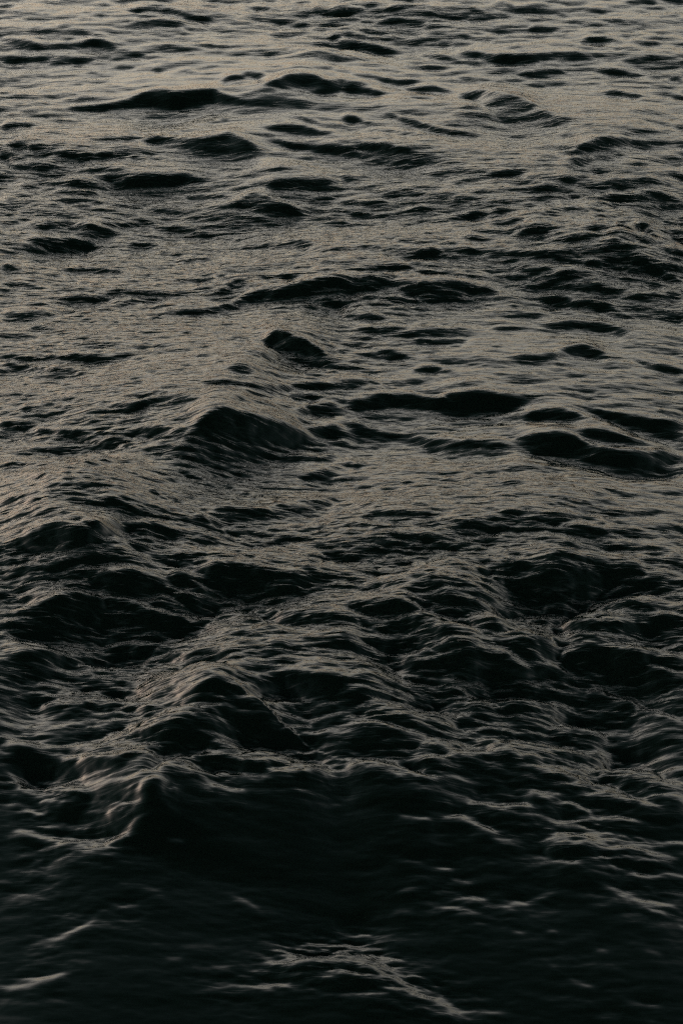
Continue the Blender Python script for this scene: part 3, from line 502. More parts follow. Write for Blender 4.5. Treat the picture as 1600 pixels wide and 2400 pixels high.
    (0.588, 0, [0.727, 8.370, 0.012, 0.808, 8.413, 0.034, 0.893, 8.410, 0.043, 0.958, 8.382, 0.042, 1.060, 8.379, 0.050, 1.203, 8.422, 0.070, 1.352, 8.456, 0.135]),
    (0.530, 0, [0.589, 8.200, 0.012, 0.640, 8.215, 0.041, 0.726, 8.240, 0.046, 0.815, 8.287, 0.049, 0.883, 8.284, 0.026]),
    (0.576, 0, [0.755, 8.153, 0.012, 0.844, 8.208, 0.065, 0.930, 8.236, 0.093, 0.998, 8.251, 0.146, 1.063, 8.230, 0.151, 1.145, 8.198, 0.145, 1.227, 8.178, 0.149, 1.317, 8.161, 0.172]),
    (0.708, 0, [0.283, 8.088, 0.012, 0.368, 8.134, 0.033, 0.459, 8.131, 0.083, 0.535, 8.138, 0.074, 0.601, 8.111, 0.057, 0.667, 8.098, 0.040, 0.754, 8.131, 0.035, 0.839, 8.135, 0.013]),
    (0.471, 0, [0.067, 8.220, 0.012, 0.152, 8.244, 0.031, 0.270, 8.232, 0.020]),
    (0.412, 0, [0.345, 8.225, 0.012, 0.403, 8.202, 0.024, 0.470, 8.181, 0.012]),
    (-0.134, 1, [0.000, 8.563, 0.043, 0.087, 8.548, 0.079, 0.173, 8.518, 0.042]),
    (-0.247, 1, [0.258, 8.481, 0.036, 0.301, 8.441, 0.075, 0.385, 8.389, 0.115, 0.468, 8.343, 0.110, 0.525, 8.275, 0.044]),
    (-0.251, 1, [0.543, 8.299, 0.038, 0.611, 8.302, 0.085, 0.726, 8.352, 0.110, 0.859, 8.404, 0.090, 0.956, 8.348, 0.028, 1.006, 8.335, 0.022]),
    (-0.247, 1, [0.845, 8.448, 0.032, 0.904, 8.529, 0.117, 0.977, 8.571, 0.177, 1.083, 8.516, 0.095, 1.142, 8.498, 0.027]),
    (-0.215, 1, [0.964, 8.635, 0.019, 1.036, 8.649, 0.089, 1.124, 8.652, 0.108, 1.228, 8.645, 0.084, 1.308, 8.585, 0.036]),
    (-0.228, 1, [1.018, 8.277, 0.032, 1.105, 8.294, 0.081, 1.193, 8.307, 0.083, 1.271, 8.255, 0.060, 1.323, 8.213, 0.028]),
    (-0.230, 1, [0.783, 8.189, 0.024, 0.846, 8.239, 0.044, 0.896, 8.241, 0.022]),
    (-0.259, 1, [0.572, 8.198, 0.025, 0.621, 8.182, 0.067, 0.670, 8.138, 0.040, 0.712, 8.133, 0.023]),
    (-0.203, 1, [1.151, 8.168, 0.015, 1.209, 8.155, 0.033, 1.273, 8.127, 0.022]),
    (-0.193, 1, [0.085, 8.344, 0.027, 0.154, 8.378, 0.037, 0.222, 8.371, 0.020]),
    (-0.164, 1, [0.480, 8.420, 0.023, 0.607, 8.515, 0.193, 0.741, 8.561, 0.191, 0.853, 8.552, 0.079]),
    (-0.174, 1, [0.000, 8.105, 0.083, 0.067, 8.160, 0.200, 0.151, 8.129, 0.167, 0.248, 8.019, 0.046]),
    (-0.172, 1, [0.210, 8.173, 0.027, 0.294, 8.175, 0.048, 0.377, 8.164, 0.029]),
    (-0.157, 1, [0.544, 8.688, 0.026, 0.590, 8.718, 0.036, 0.626, 8.737, 0.019]),
    (-0.270, 1, [-1.137, 7.981, 0.036, -1.064, 7.986, 0.083, -0.980, 7.964, 0.116, -0.878, 7.934, 0.132, -0.775, 7.878, 0.104, -0.688, 7.829, 0.078, -0.619, 7.780, 0.030]),
    (-0.242, 1, [-1.133, 7.866, 0.019, -1.056, 7.841, 0.035, -0.948, 7.817, 0.019]),
    (-0.245, 1, [-0.863, 7.778, 0.023, -0.798, 7.767, 0.030, -0.730, 7.734, 0.022]),
    (-0.336, 1, [-0.897, 7.607, 0.032, -0.854, 7.657, 0.112, -0.777, 7.707, 0.168, -0.698, 7.731, 0.168, -0.617, 7.737, 0.151, -0.535, 7.715, 0.090, -0.486, 7.717, 0.067, -0.424, 7.744, 0.047, -0.376, 7.758, 0.021]),
    (-0.270, 1, [-0.376, 7.767, 0.019, -0.299, 7.836, 0.103, -0.202, 7.863, 0.079, -0.112, 7.843, 0.026]),
    (-0.247, 1, [-0.261, 7.648, 0.020, -0.183, 7.688, 0.042, -0.087, 7.707, 0.027]),
    (-0.252, 1, [-1.008, 7.595, 0.027, -0.930, 7.609, 0.077, -0.827, 7.543, 0.083, -0.730, 7.524, 0.094, -0.633, 7.496, 0.032]),
    (-0.244, 1, [-1.040, 7.525, 0.030, -0.967, 7.510, 0.044, -0.893, 7.481, 0.043, -0.802, 7.445, 0.044, -0.723, 7.436, 0.027]),
    (-0.180, 1, [-0.723, 7.436, 0.027, -0.661, 7.438, 0.036, -0.607, 7.446, 0.029]),
    (-0.252, 1, [-1.248, 7.615, 0.035, -1.187, 7.628, 0.083, -1.104, 7.606, 0.032]),
    (-0.283, 1, [-0.527, 7.579, 0.018, -0.464, 7.563, 0.051, -0.401, 7.555, 0.106, -0.330, 7.540, 0.133, -0.252, 7.570, 0.170, -0.172, 7.555, 0.173, -0.093, 7.512, 0.135, 0.000, 7.457, 0.057]),
    (-0.337, 1, [-0.714, 7.314, 0.027, -0.656, 7.366, 0.107, -0.629, 7.426, 0.126, -0.577, 7.461, 0.112, -0.523, 7.478, 0.071, -0.444, 7.459, 0.025]),
    (-0.198, 1, [-0.569, 7.351, 0.023, -0.516, 7.355, 0.053, -0.426, 7.388, 0.048, -0.316, 7.362, 0.019]),
    (-0.282, 1, [-0.700, 7.232, 0.022, -0.651, 7.305, 0.109, -0.621, 7.317, 0.063]),
    (-0.172, 1, [-0.628, 7.185, 0.015, -0.600, 7.225, 0.026, -0.568, 7.254, 0.022]),
    (-0.313, 1, [-1.222, 7.398, 0.024, -1.176, 7.398, 0.056, -1.122, 7.393, 0.099, -1.066, 7.380, 0.100, -1.004, 7.387, 0.105, -0.923, 7.365, 0.097, -0.853, 7.291, 0.022]),
    (-0.200, 1, [-0.923, 7.201, 0.017, -0.837, 7.186, 0.024, -0.748, 7.141, 0.016, -0.671, 7.133, 0.013]),
    (-0.248, 1, [-0.815, 7.203, 0.016, -0.752, 7.189, 0.037, -0.696, 7.163, 0.032, -0.656, 7.153, 0.013]),
    (-0.185, 1, [-0.962, 7.125, 0.018, -0.886, 7.123, 0.024, -0.823, 7.115, 0.021, -0.777, 7.110, 0.017]),
    (-0.271, 1, [-1.005, 7.034, 0.021, -0.942, 7.075, 0.093, -0.865, 7.063, 0.097, -0.803, 7.050, 0.087, -0.767, 7.074, 0.088, -0.729, 7.077, 0.063, -0.698, 7.077, 0.031, -0.668, 7.088, 0.014]),
    (-0.107, 1, [-0.729, 7.085, 0.014, -0.684, 7.104, 0.024, -0.639, 7.112, 0.016, -0.622, 7.144, 0.016]),
    (-0.143, 1, [-1.151, 7.121, 0.022, -1.073, 7.102, 0.035, -0.972, 7.074, 0.037, -0.919, 7.066, 0.040]),
    (-0.135, 1, [-1.125, 7.230, 0.022, -1.070, 7.212, 0.035, -1.029, 7.188, 0.020]),
    (-0.120, 1, [-0.511, 7.258, 0.021, -0.437, 7.289, 0.037, -0.359, 7.281, 0.033, -0.328, 7.271, 0.023]),
    (-0.105, 1, [-0.620, 7.023, 0.016, -0.575, 7.025, 0.021, -0.537, 7.017, 0.017]),
    (-0.042, 1, [-1.057, 6.958, 0.023, -1.036, 6.965, 0.027, -1.012, 6.954, 0.021]),
    (-0.119, 1, [-0.302, 7.420, 0.028, -0.239, 7.384, 0.032, -0.177, 7.377, 0.033, -0.092, 7.390, 0.023]),
    (0.593, 0, [-1.242, 7.565, 0.149, -1.159, 7.536, 0.109, -1.037, 7.493, 0.084, -0.914, 7.453, 0.069, -0.782, 7.395, 0.045, -0.720, 7.400, 0.026]),
    (0.473, 0, [-1.277, 7.853, 0.089, -1.162, 7.908, 0.093, -1.032, 7.850, 0.104, -0.915, 7.811, 0.027, -0.783, 7.784, 0.035, -0.615, 7.711, 0.042]),
    (0.653, 0, [-0.518, 7.398, 0.012, -0.474, 7.432, 0.051, -0.411, 7.426, 0.046, -0.332, 7.389, 0.023, -0.246, 7.376, 0.026]),
    (0.533, 0, [-0.587, 7.507, 0.012, -0.548, 7.523, 0.027, -0.501, 7.521, 0.012]),
    (0.474, 0, [-0.465, 7.599, 0.012, -0.389, 7.657, 0.023, -0.293, 7.646, 0.032, -0.213, 7.614, 0.033, -0.094, 7.619, 0.036, 0.000, 7.627, 0.067]),
    (-0.241, 1, [0.041, 7.879, 0.023, 0.106, 7.867, 0.094, 0.179, 7.850, 0.147, 0.245, 7.858, 0.206, 0.344, 7.886, 0.185, 0.422, 7.796, 0.058]),
    (-0.179, 1, [0.082, 7.898, 0.026, 0.164, 7.927, 0.063, 0.230, 7.915, 0.034]),
    (-0.271, 1, [0.396, 7.970, 0.026, 0.461, 7.949, 0.084, 0.529, 7.981, 0.134, 0.611, 7.970, 0.113, 0.727, 7.965, 0.076, 0.827, 7.965, 0.023]),
    (-0.215, 1, [0.000, 7.735, 0.028, 0.096, 7.704, 0.063, 0.176, 7.665, 0.053, 0.239, 7.639, 0.023]),
    (-0.275, 1, [0.433, 7.686, 0.025, 0.497, 7.676, 0.056, 0.577, 7.661, 0.127, 0.642, 7.674, 0.102, 0.725, 7.697, 0.137, 0.803, 7.661, 0.108, 0.883, 7.650, 0.084, 0.982, 7.661, 0.023]),
    (-0.251, 1, [0.237, 7.552, 0.022, 0.302, 7.617, 0.072, 0.375, 7.628, 0.072, 0.430, 7.616, 0.026]),
    (-0.187, 1, [0.484, 7.734, 0.024, 0.581, 7.743, 0.042, 0.644, 7.713, 0.023]),
    (-0.249, 1, [0.730, 7.779, 0.022, 0.802, 7.851, 0.104, 0.885, 7.853, 0.108, 0.970, 7.803, 0.023]),
    (-0.187, 1, [0.000, 7.513, 0.042, 0.079, 7.507, 0.101, 0.157, 7.484, 0.102, 0.235, 7.450, 0.098, 0.310, 7.369, 0.036, 0.341, 7.359, 0.020]),
    (-0.248, 1, [0.212, 7.501, 0.020, 0.330, 7.503, 0.055, 0.412, 7.567, 0.080, 0.515, 7.557, 0.086, 0.582, 7.500, 0.021]),
    (-0.159, 1, [0.598, 7.505, 0.023, 0.681, 7.557, 0.028]),
    (-0.113, 1, [0.564, 7.463, 0.021, 0.668, 7.484, 0.045, 0.748, 7.489, 0.073, 0.828, 7.489, 0.121, 0.906, 7.471, 0.129, 0.978, 7.404, 0.104, 1.050, 7.344, 0.082, 1.120, 7.286, 0.031, 1.175, 7.294, 0.022]),
    (-0.073, 1, [0.872, 7.537, 0.020, 0.962, 7.621, 0.176, 1.081, 7.616, 0.247, 1.173, 7.520, 0.210, 1.235, 7.470, 0.144]),
    (-0.017, 1, [0.400, 7.267, 0.019, 0.463, 7.285, 0.046, 0.539, 7.276, 0.063, 0.617, 7.287, 0.064, 0.668, 7.248, 0.021]),
    (0.019, 1, [0.644, 7.349, 0.023, 0.697, 7.331, 0.040, 0.760, 7.336, 0.022]),
    (0.146, 1, [0.758, 7.307, 0.021, 0.832, 7.265, 0.027, 0.877, 7.244, 0.021]),
    (0.037, 1, [0.687, 7.185, 0.020, 0.766, 7.204, 0.031, 0.859, 7.217, 0.033, 0.968, 7.233, 0.043, 1.073, 7.210, 0.018]),
    (0.026, 1, [0.328, 7.183, 0.019, 0.397, 7.200, 0.034, 0.457, 7.173, 0.049, 0.531, 7.132, 0.022]),
    (0.274, 1, [0.484, 7.096, 0.020, 0.559, 7.080, 0.031, 0.619, 7.061, 0.027]),
    (0.407, 1, [0.586, 7.021, 0.020, 0.646, 7.021, 0.026, 0.720, 7.005, 0.020]),
    (0.187, 1, [0.653, 7.121, 0.020, 0.731, 7.146, 0.110, 0.821, 7.131, 0.123, 0.910, 7.099, 0.100, 1.022, 7.075, 0.096, 1.116, 7.038, 0.055, 1.183, 7.039, 0.034]),
    (0.342, 1, [1.115, 7.101, 0.020, 1.162, 7.110, 0.026, 1.191, 7.107, 0.022]),
    (-0.244, 1, [1.078, 7.997, 0.041, 1.143, 7.976, 0.092, 1.216, 7.904, 0.069, 1.279, 7.835, 0.028]),
    (-0.120, 1, [0.958, 8.048, 0.026, 1.041, 8.035, 0.051, 1.103, 7.993, 0.043]),
    (0.212, 1, [0.175, 7.190, 0.020, 0.228, 7.178, 0.024, 0.304, 7.170, 0.021]),
    (0.460, 1, [0.150, 7.005, 0.018, 0.224, 6.989, 0.022, 0.284, 6.970, 0.018]),
    (0.530, 1, [0.298, 6.942, 0.021, 0.343, 6.953, 0.022, 0.373, 6.951, 0.020]),
    (0.498, 1, [0.718, 6.979, 0.019, 0.784, 6.967, 0.023, 0.821, 6.960, 0.018]),
    (0.510, 1, [0.858, 6.955, 0.020, 0.896, 6.958, 0.023, 0.926, 6.955, 0.019]),
    (0.450, 1, [-1.158, 6.863, 0.021, -1.093, 6.870, 0.023, -1.023, 6.850, 0.020]),
    (0.510, 1, [-1.051, 6.897, 0.020, -0.998, 6.890, 0.022, -0.937, 6.878, 0.020]),
    (0.510, 1, [-1.022, 6.839, 0.020, -0.962, 6.827, 0.021, -0.911, 6.833, 0.019]),
    (0.310, 1, [-1.131, 6.758, 0.020, -1.075, 6.778, 0.027, -1.003, 6.793, 0.023, -0.930, 6.803, 0.019]),
    (0.470, 1, [-0.673, 6.805, 0.019, -0.644, 6.799, 0.025, -0.606, 6.780, 0.020]),
    (0.430, 1, [-0.925, 6.673, 0.018, -0.882, 6.676, 0.021, -0.846, 6.679, 0.019]),
    (0.410, 1, [-0.817, 6.678, 0.018, -0.775, 6.705, 0.025, -0.733, 6.717, 0.033, -0.704, 6.721, 0.033, -0.673, 6.695, 0.019]),
    (0.490, 1, [-0.672, 6.680, 0.019, -0.651, 6.683, 0.020, -0.636, 6.682, 0.019]),
    (0.210, 1, [-1.028, 6.550, 0.020, -0.957, 6.556, 0.035, -0.916, 6.574, 0.039, -0.882, 6.597, 0.039, -0.854, 6.614, 0.026, -0.821, 6.647, 0.021, -0.787, 6.674, 0.020]),
    (0.490, 1, [-0.395, 6.800, 0.019, -0.343, 6.778, 0.030, -0.283, 6.735, 0.019]),
    (0.230, 1, [-0.300, 6.584, 0.018, -0.250, 6.580, 0.050, -0.193, 6.580, 0.095, -0.121, 6.576, 0.148, -0.049, 6.577, 0.187, 0.000, 6.601, 0.209, 0.058, 6.618, 0.240, 0.115, 6.547, 0.198, 0.170, 6.427, 0.104, 0.232, 6.372, 0.082, 0.294, 6.336, 0.079, 0.349, 6.297, 0.050, 0.404, 6.279, 0.028, 0.488, 6.284, 0.019, 0.558, 6.285, 0.017]),
    (0.510, 1, [-0.276, 6.496, 0.019, -0.190, 6.461, 0.024, -0.133, 6.425, 0.019]),
    (0.490, 1, [-0.438, 6.454, 0.018, -0.402, 6.453, 0.020, -0.374, 6.450, 0.019]),
    (0.490, 1, [-0.331, 6.427, 0.018, -0.288, 6.431, 0.021, -0.246, 6.434, 0.018]),
    (0.230, 1, [-0.496, 6.358, 0.017, -0.426, 6.358, 0.022, -0.357, 6.369, 0.023, -0.273, 6.375, 0.027, -0.188, 6.367, 0.023, -0.104, 6.377, 0.017]),
    (0.450, 1, [-0.090, 6.391, 0.018, -0.048, 6.392, 0.020, -0.006, 6.378, 0.019]),
    (0.510, 1, [-0.293, 6.341, 0.019, -0.258, 6.342, 0.021, -0.223, 6.340, 0.019]),
    (0.250, 1, [-1.098, 6.350, 0.018, -1.055, 6.340, 0.033, -0.993, 6.353, 0.037, -0.946, 6.373, 0.044, -0.892, 6.395, 0.031, -0.863, 6.397, 0.017]),
    (0.510, 1, [-0.831, 6.107, 0.016, -0.811, 6.109, 0.017, -0.790, 6.109, 0.016]),
    (0.530, 1, [-0.580, 6.470, 0.018, -0.545, 6.481, 0.020, -0.523, 6.471, 0.019]),
    (0.470, 1, [0.356, 6.905, 0.018, 0.400, 6.891, 0.022, 0.437, 6.882, 0.020]),
    (0.490, 1, [0.185, 6.854, 0.019, 0.222, 6.856, 0.021, 0.251, 6.851, 0.018]),
    (0.230, 1, [0.295, 6.834, 0.019, 0.383, 6.820, 0.025, 0.456, 6.806, 0.029, 0.499, 6.785, 0.020]),
    (0.230, 1, [0.514, 6.799, 0.019, 0.558, 6.795, 0.024, 0.602, 6.791, 0.026, 0.648, 6.808, 0.026, 0.685, 6.824, 0.025, 0.716, 6.845, 0.018]),
    (0.490, 1, [0.365, 6.728, 0.018, 0.409, 6.730, 0.022, 0.445, 6.727, 0.018]),
    (0.490, 1, [0.278, 6.766, 0.018, 0.351, 6.761, 0.022, 0.424, 6.751, 0.018]),
    (0.510, 1, [0.168, 6.756, 0.019, 0.205, 6.752, 0.021, 0.234, 6.741, 0.020]),
    (0.490, 1, [0.527, 6.763, 0.020, 0.549, 6.756, 0.021, 0.570, 6.749, 0.018]),
    (0.270, 1, [0.845, 6.882, 0.018, 0.881, 6.872, 0.047, 0.930, 6.842, 0.043, 0.987, 6.819, 0.046, 1.052, 6.799, 0.043, 1.153, 6.786, 0.020]),
    (0.490, 1, [0.953, 6.774, 0.019, 1.024, 6.751, 0.022, 1.076, 6.750, 0.020]),
    (0.490, 1, [0.955, 6.944, 0.020, 0.991, 6.933, 0.022, 1.028, 6.927, 0.020]),
    (0.490, 1, [1.060, 6.950, 0.019, 1.120, 6.944, 0.024, 1.170, 6.935, 0.022]),
    (0.510, 1, [0.994, 6.888, 0.018, 1.024, 6.889, 0.022, 1.054, 6.888, 0.020]),
    (0.510, 1, [1.066, 6.858, 0.020, 1.110, 6.851, 0.023, 1.159, 6.839, 0.020]),
    (0.490, 1, [0.044, 6.664, 0.017, 0.073, 6.659, 0.020, 0.101, 6.648, 0.017]),
    (0.450, 1, [0.142, 6.453, 0.026, 0.199, 6.456, 0.021, 0.248, 6.458, 0.019]),
    (0.510, 1, [0.663, 6.493, 0.018, 0.683, 6.480, 0.020, 0.696, 6.464, 0.018]),
    (0.470, 1, [0.716, 6.440, 0.018, 0.743, 6.428, 0.021, 0.770, 6.408, 0.021, 0.811, 6.388, 0.019]),
    (0.470, 1, [0.983, 6.554, 0.018, 1.011, 6.547, 0.021, 1.039, 6.540, 0.018]),
    (0.510, 1, [0.890, 6.330, 0.018, 0.932, 6.326, 0.021, 0.959, 6.321, 0.018]),
    (0.510, 1, [0.965, 6.243, 0.018, 0.979, 6.244, 0.018, 0.993, 6.243, 0.018]),
    (0.510, 1, [0.800, 6.261, 0.018, 0.835, 6.266, 0.020, 0.877, 6.263, 0.017]),
    (0.530, 1, [0.564, 6.641, 0.021, 0.582, 6.640, 0.021, 0.600, 6.639, 0.019]),
    (0.530, 1, [0.666, 6.651, 0.019, 0.688, 6.655, 0.021, 0.710, 6.655, 0.019]),
    (0.530, 1, [0.825, 6.560, 0.019, 0.846, 6.556, 0.020, 0.868, 6.552, 0.019]),
    (0.510, 1, [1.112, 6.677, 0.021, 1.141, 6.684, 0.020]),
    (0.530, 1, [0.965, 6.306, 0.018, 0.989, 6.308, 0.020, 1.014, 6.308, 0.019]),
    (0.510, 1, [0.268, 6.387, 0.018, 0.302, 6.358, 0.020, 0.343, 6.328, 0.019]),
]

# Broad leaning stretches of swell: slope, centre x, y, radius x, y in metres.
BROAD = [
    (-0.153, -1.28, 12.53, 0.70, 0.37),
    (-0.170, -0.99, 11.70, 0.77, 0.39),
    (-0.221, -1.24, 10.84, 0.62, 0.25),
    (-0.102, -0.12, 12.91, 0.83, 0.33),
    (-0.085, 0.51, 13.89, 0.89, 0.30),
    (-0.102, 0.92, 14.58, 0.66, 0.40),
    (-0.102, 1.65, 15.25, 0.41, 0.44),
    (-0.051, -1.34, 14.83, 0.67, 0.33),
    (-0.136, -1.34, 9.81, 0.38, 0.25),
    (-0.102, -1.22, 9.56, 0.37, 0.16),
    (-0.170, -0.18, 9.37, 0.64, 0.18),
    (-0.170, 0.29, 9.90, 0.67, 0.17),
    (-0.068, 1.07, 11.32, 0.64, 0.42),
    (-0.102, 0.09, 9.25, 0.46, 0.19),
    (-0.204, -0.17, 8.50, 0.43, 0.13),
    (-0.136, -1.18, 9.21, 0.36, 0.15),
    (0.102, 1.48, 12.16, 0.57, 0.72),
    (0.051, 1.31, 12.91, 0.60, 0.53),
    (0.068, -1.79, 14.04, 0.51, 0.45),
    (0.068, -0.62, 13.53, 0.62, 0.35),
    (0.068, 0.40, 10.48, 1.21, 0.28),
    (0.170, 0.87, 8.67, 0.69, 0.52),
    (0.136, -0.87, 8.74, 0.61, 0.35),
    (0.051, -1.17, 10.11, 0.49, 0.22),
    (0.136, 1.38, 10.25, 0.40, 0.36),
    (0.051, 1.56, 10.96, 0.31, 2.05),
    (0.102, 0.00, 6.67, 1.28, 0.71),
    (-0.060, -1.30, 11.48, 1.08, 4.08),
    (0.076, 1.41, 10.48, 0.70, 4.06),
    (0.136, 0.74, 7.04, 1.04, 0.89),
    (0.136, 0.93, 8.43, 0.76, 0.73),
    (0.085, -0.86, 8.56, 0.69, 0.34),
    (0.085, -0.30, 7.30, 0.76, 0.40),
    (0.085, 0.97, 8.91, 0.80, 0.43),
    (0.102, 0.88, 7.86, 0.64, 0.60),
    (0.060, 1.70, 14.42, 0.65, 2.84),
    (0.119, 0.00, 6.08, 1.74, 0.37),
    (0.051, 0.92, 8.33, 0.76, 0.82),
]
slopes, streaks = crest_slopes(WAVES, BROAD)
RIDGES = [
    (0.160, 0.42, [-0.235, 11.347, -0.381, 11.213, -0.516, 10.878, -0.533, 10.534, -0.671, 9.941, -0.757, 9.769, -1.036, 9.499, -1.255, 9.126, -1.468, 8.829]),
    (0.120, 0.22, [-0.260, 8.013, -0.450, 7.890, -0.595, 7.624, -0.652, 7.427, -0.711, 7.184, -0.801, 7.002]),
    (0.056, 0.25, [-0.066, 8.224, -0.295, 8.097, -0.581, 7.912, -0.901, 7.704]),
    (0.080, 0.35, [1.677, 13.009, 1.424, 12.617, 1.084, 12.124]),
    (0.064, 0.22, [-0.923, 8.968, -1.083, 8.788, -1.338, 8.578]),
    (0.064, 0.22, [0.245, 8.788, 0.410, 8.544, 0.571, 8.343, 0.756, 8.118]),
    (0.080, 0.40, [-0.030, 16.700, -0.337, 15.680, -0.647, 14.972]),
    (0.080, 0.40, [0.993, 15.364, 0.635, 14.639, 0.255, 14.008]),
    (0.064, 0.30, [-0.259, 14.276, -0.444, 13.457, -0.720, 13.043]),
]
height, push_x, push_y = integrate(slopes)
height = height + ridge_heights(RIDGES)
steep = np.gradient(height, DY, axis=0).astype(np.float32)

# ---------------------------------------------------------------- wind ripples
TN = 2048


def ripple_fields(TILE, seed, lo, hi, rms, spread, wind=-90.0, p=4.0):
    """A tile of random sea with wavelengths lo..hi metres: height and chop, scaled to
    an rms slope; crests lie mostly across the wind."""
    rng = np.random.default_rng(seed)
    k1 = 2 * np.pi * np.fft.fftfreq(TN, TILE / TN)
    ky, kx = k1[:, None], (2 * np.pi * np.fft.rfftfreq(TN, TILE / TN))[None, :]
    k = np.sqrt(kx ** 2 + ky ** 2) + 1e-9
    w = math.radians(wind)
    c = np.abs(kx * math.cos(w) + ky * math.sin(w)) / k
    psd = k ** -p * (0.06 + c ** spread)
    psd *= smooth(2 * np.pi / hi * 0.6, 2 * np.pi / hi * 1.3, k) * (1 - smooth(2 * np.pi / lo * 0.7, 2 * np.pi / lo * 1.2, k))
    hh = np.fft.rfft2(rng.standard_normal((TN, TN)).astype(np.float32)) * np.sqrt(psd)
    sx = np.fft.irfft2(1j * kx * hh, s=(TN, TN)); sy = np.fft.irfft2(1j * ky * hh, s=(TN, TN))
    hh *= rms / math.sqrt((sx ** 2 + sy ** 2).mean())
    h = np.fft.irfft2(hh, s=(TN, TN)).astype(np.float32)
    dx = np.fft.irfft2(1j * kx / k * hh, s=(TN, TN)).astype(np.float32)
    dy = np.fft.irfft2(1j * ky / k * hh, s=(TN, TN)).astype(np.float32)
    return h, dx, dy


BANDS = [  # lo, hi, rms slope, spread, chop, seed
    (0.018, 0.04, 0.14, 10.0, -90, 0.7, 1.0, 2),
    (0.035, 0.08, 0.17, 12.0, -91, 0.8, 1.0, 3),
    (0.08, 0.17, 0.145, 12.0, -88, 0.9, 1.0, 5),
    (0.17, 0.40, 0.09, 10.0, -93, 0.9, 1.0, 7),
    (0.40, 0.90, 0.06, 8.0, -86, 0.8, 0.7, 8),
    (0.90, 3.20, 0.130, 3.0, -93, 0.6, 0.25, 11),
]

# ---------------------------------------------------------------- the water sheet
# rings of vertices round the foot of the viewpoint, fine where waves are near, out to the horizon
dep = np.radians(np.concatenate([np.linspace(45.5, 14.0, 1250), np.linspace(13.96, 5.0, 190)]))
ring = EYE / np.tan(dep)
near = np.array([0.4, 1.0, 1.8, 2.6, 3.4, 4.2])
far = [ring[-1]]
while far[-1] < 9000:
    far.append(far[-1] * (1.025 if far[-1] < 150 else 1.07))
R = np.concatenate([near, ring, far[1:]])
fine = np.radians(np.linspace(-11.5, 11.5, 540))
side = np.radians(11.5 + np.concatenate([np.linspace(0.08, 17, 120), np.linspace(17.8, 168.4, 48)]))
A = np.concatenate([-side[::-1], fine, side])
rr, aa = np.meshgrid(R, A, indexing='ij')
X = (rr * np.sin(aa)).ravel(); Y = (rr * np.cos(aa)).ravel()
spacing = np.maximum(np.gradient(R)[:, None] * np.ones_like(aa), rr * np.gradient(A)[None, :]).ravel()

u, v = (X - GX0) / DX - 0.5, (Y - GY0) / DY - 0.5
# where the told-apart waves lie; beyond them only the random sea goes on
half = 0.5 + 0.165 * np.sqrt(Y ** 2 + 25)
known = (1 - smooth(half, half + 1.5, np.abs(X))) * smooth(3.9, 5.1, Y) * (1 - smooth(26, 30, Y))
kf = known.astype(np.float32)
Z = cubic(height, u, v) * kf
OX = -0.5 * cubic(push_x, u, v) * kf
OY = -0.5 * cubic(push_y, u, v) * kf
# ripples ride the backs of the waves; the faces lie smoother in the lee
lee = 1 - 0.1 * smooth(0.05, 0.40, cubic(steep, u, v)) * kf
# the swell face close by is slick, with cat's paws of ripples only along the streaks
paws = np.fft.irfft2(np.fft.rfft2(streaks) * np.exp(-0.5 * (0.07 ** 2) * ((2 * np.pi * np.fft.fftfreq(NY, DY)[:, None]) ** 2 + (2 * np.pi * np.fft.rfftfreq(NX, DX)[None, :]) ** 2)), s=(NY, NX))
slick = 1 - smooth(6.9, 9.0, Y)
sheen = sum(np.clip(-b[0] / 0.10, 0, 1) * np.exp(-((X - b[1]) / b[3]) ** 2 - ((Y - b[2]) / b[4]) ** 2) for b in BROAD if b[0] < -0.05)
sheen = 1 - 0.68 * np.clip(sheen, 0, 1)         # smoother backs carry only the finest ripples
lee *= 1 - slick * kf * np.clip(0.90 - 1.5 * cubic(paws, u, v), 0, 1)
g = ripple_fields(20.48, 21, 0.9, 4.0, 1.0, 1.0)[0]
gusts = np.clip(1.0 + 0.2 / g.std() * cubic(g, X * 100, Y * 60, True), 0.6, 1.45)
for lo, hi, rms, spread, wind, chop, inside, seed in BANDS:
    tile = 10.24 if lo < 0.09 else 20.48
    h, dx, dy = ripple_fields(tile, seed, lo, hi, rms, spread, wind)
    fade = 1 - smooth(0.25 * lo, 0.9 * lo, spacing)      # ripples finer than the sheet are left to the material
    gust = 1.0 if lo > 0.4 else gusts
    amp = (fade * gust * (inside * known + 1 - known) * (lee if lo < 0.5 else 1.0) * (sheen if lo > 0.06 else 1.0)).astype(np.float32)
    q = TN / tile
    Z += cubic(h, X * q, Y * q, True) * amp
    OX -= chop * cubic(dx, X * q, Y * q, True) * amp
    OY -= chop * cubic(dy, X * q, Y * q, True) * amp
calm = 1 - smooth(400, 2500, np.hypot(X, Y))
Z *= calm
co = np.stack([X + OX * calm, Y + OY * calm, Z], 1).astype(np.float32)

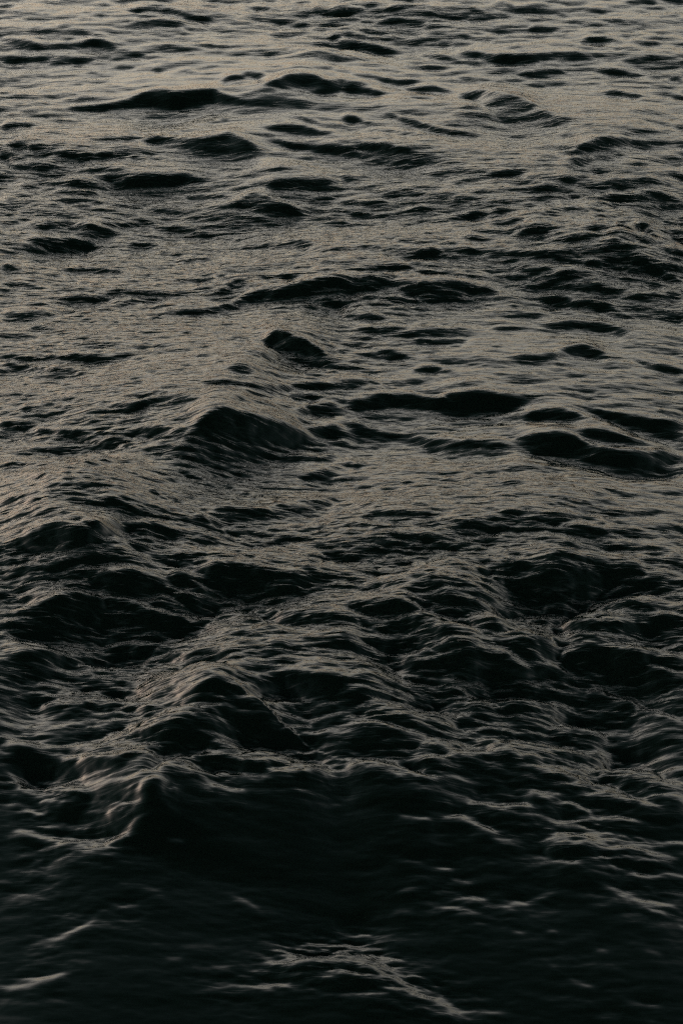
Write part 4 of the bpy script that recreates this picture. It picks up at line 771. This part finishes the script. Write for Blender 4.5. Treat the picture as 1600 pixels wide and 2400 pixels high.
nr, nc = rr.shape
i = np.arange(nr - 1)[:, None] * nc + np.arange(nc - 1)[None, :]
quads = np.stack([i, i + 1, i + nc + 1, i + nc], 2).reshape(-1, 4)[:, ::-1]
mesh = bpy.data.meshes.new("sea_water")
mesh.vertices.add(len(co)); mesh.vertices.foreach_set("co", co.ravel())
mesh.loops.add(quads.size); mesh.loops.foreach_set("vertex_index", quads.ravel().astype(np.int32))
mesh.polygons.add(len(quads))
mesh.polygons.foreach_set("loop_start", np.arange(0, quads.size, 4, dtype=np.int32))
mesh.polygons.foreach_set("use_smooth", np.ones(len(quads), bool))
mesh.update(calc_edges=True)
att = mesh.attributes.new("ripple", 'FLOAT', 'POINT')
att.data.foreach_set("value", (lee * gusts * (0.55 + 0.45 * smooth(6.6, 8.6, Y)) * (1 - 0.45 * smooth(12.3, 18.0, Y)) + 1.2 * smooth(0.05, 0.2, spacing)).astype(np.float32))
water = bpy.data.objects.new("sea_water", mesh)
scene.collection.objects.link(water)
water["kind"] = "structure"
water["label"] = "dark choppy sea at dusk with pale sky sheen on the wave backs"

# ---------------------------------------------------------------- water material
mat = bpy.data.materials.new("sea_water")
mat.use_nodes = True
mt = mat.node_tree
mt.nodes.clear()
N, L = mt.nodes.new, mt.links.new
out = N('ShaderNodeOutputMaterial')
bs = N('ShaderNodeBsdfPrincipled')
bs.inputs['Base Color'].default_value = (0.0018, 0.0044, 0.0034, 1)   # light scattered back out of deep water
bs.inputs['IOR'].default_value = 1.333
bs.inputs['Roughness'].default_value = 0.06
L(bs.outputs[0], out.inputs['Surface'])
geo = N('ShaderNodeNewGeometry')
ripple = N('ShaderNodeAttribute'); ripple.attribute_name = "ripple"    # where the wind roughens the water


def relief(sx, sy, detail, distance, rough=0.55, prev=None, dist=0.6):
    mp = N('ShaderNodeMapping'); mp.inputs['Scale'].default_value = (sx, sy, 1)
    L(geo.outputs['Position'], mp.inputs['Vector'])
    nz = N('ShaderNodeTexNoise'); nz.inputs['Scale'].default_value = 1.0
    nz.inputs['Detail'].default_value = detail; nz.inputs['Roughness'].default_value = rough
    nz.inputs['Distortion'].default_value = dist
    L(mp.outputs[0], nz.inputs['Vector'])
    b = N('ShaderNodeBump'); b.inputs['Distance'].default_value = distance
    amp = N('ShaderNodeMath'); amp.operation = 'MULTIPLY'
    L(nz.outputs['Fac'], amp.inputs[0]); L(ripple.outputs['Fac'], amp.inputs[1])
    L(amp.outputs[0], b.inputs['Height'])
    if prev is not None:
        L(prev.outputs[0], b.inputs['Normal'])
    return b


b = relief(9, 40, 2, 0.0070)
b = relief(20, 85, 1, 0.0007, prev=b)
L(b.outputs[0], bs.inputs['Normal'])
mesh.materials.append(mat)
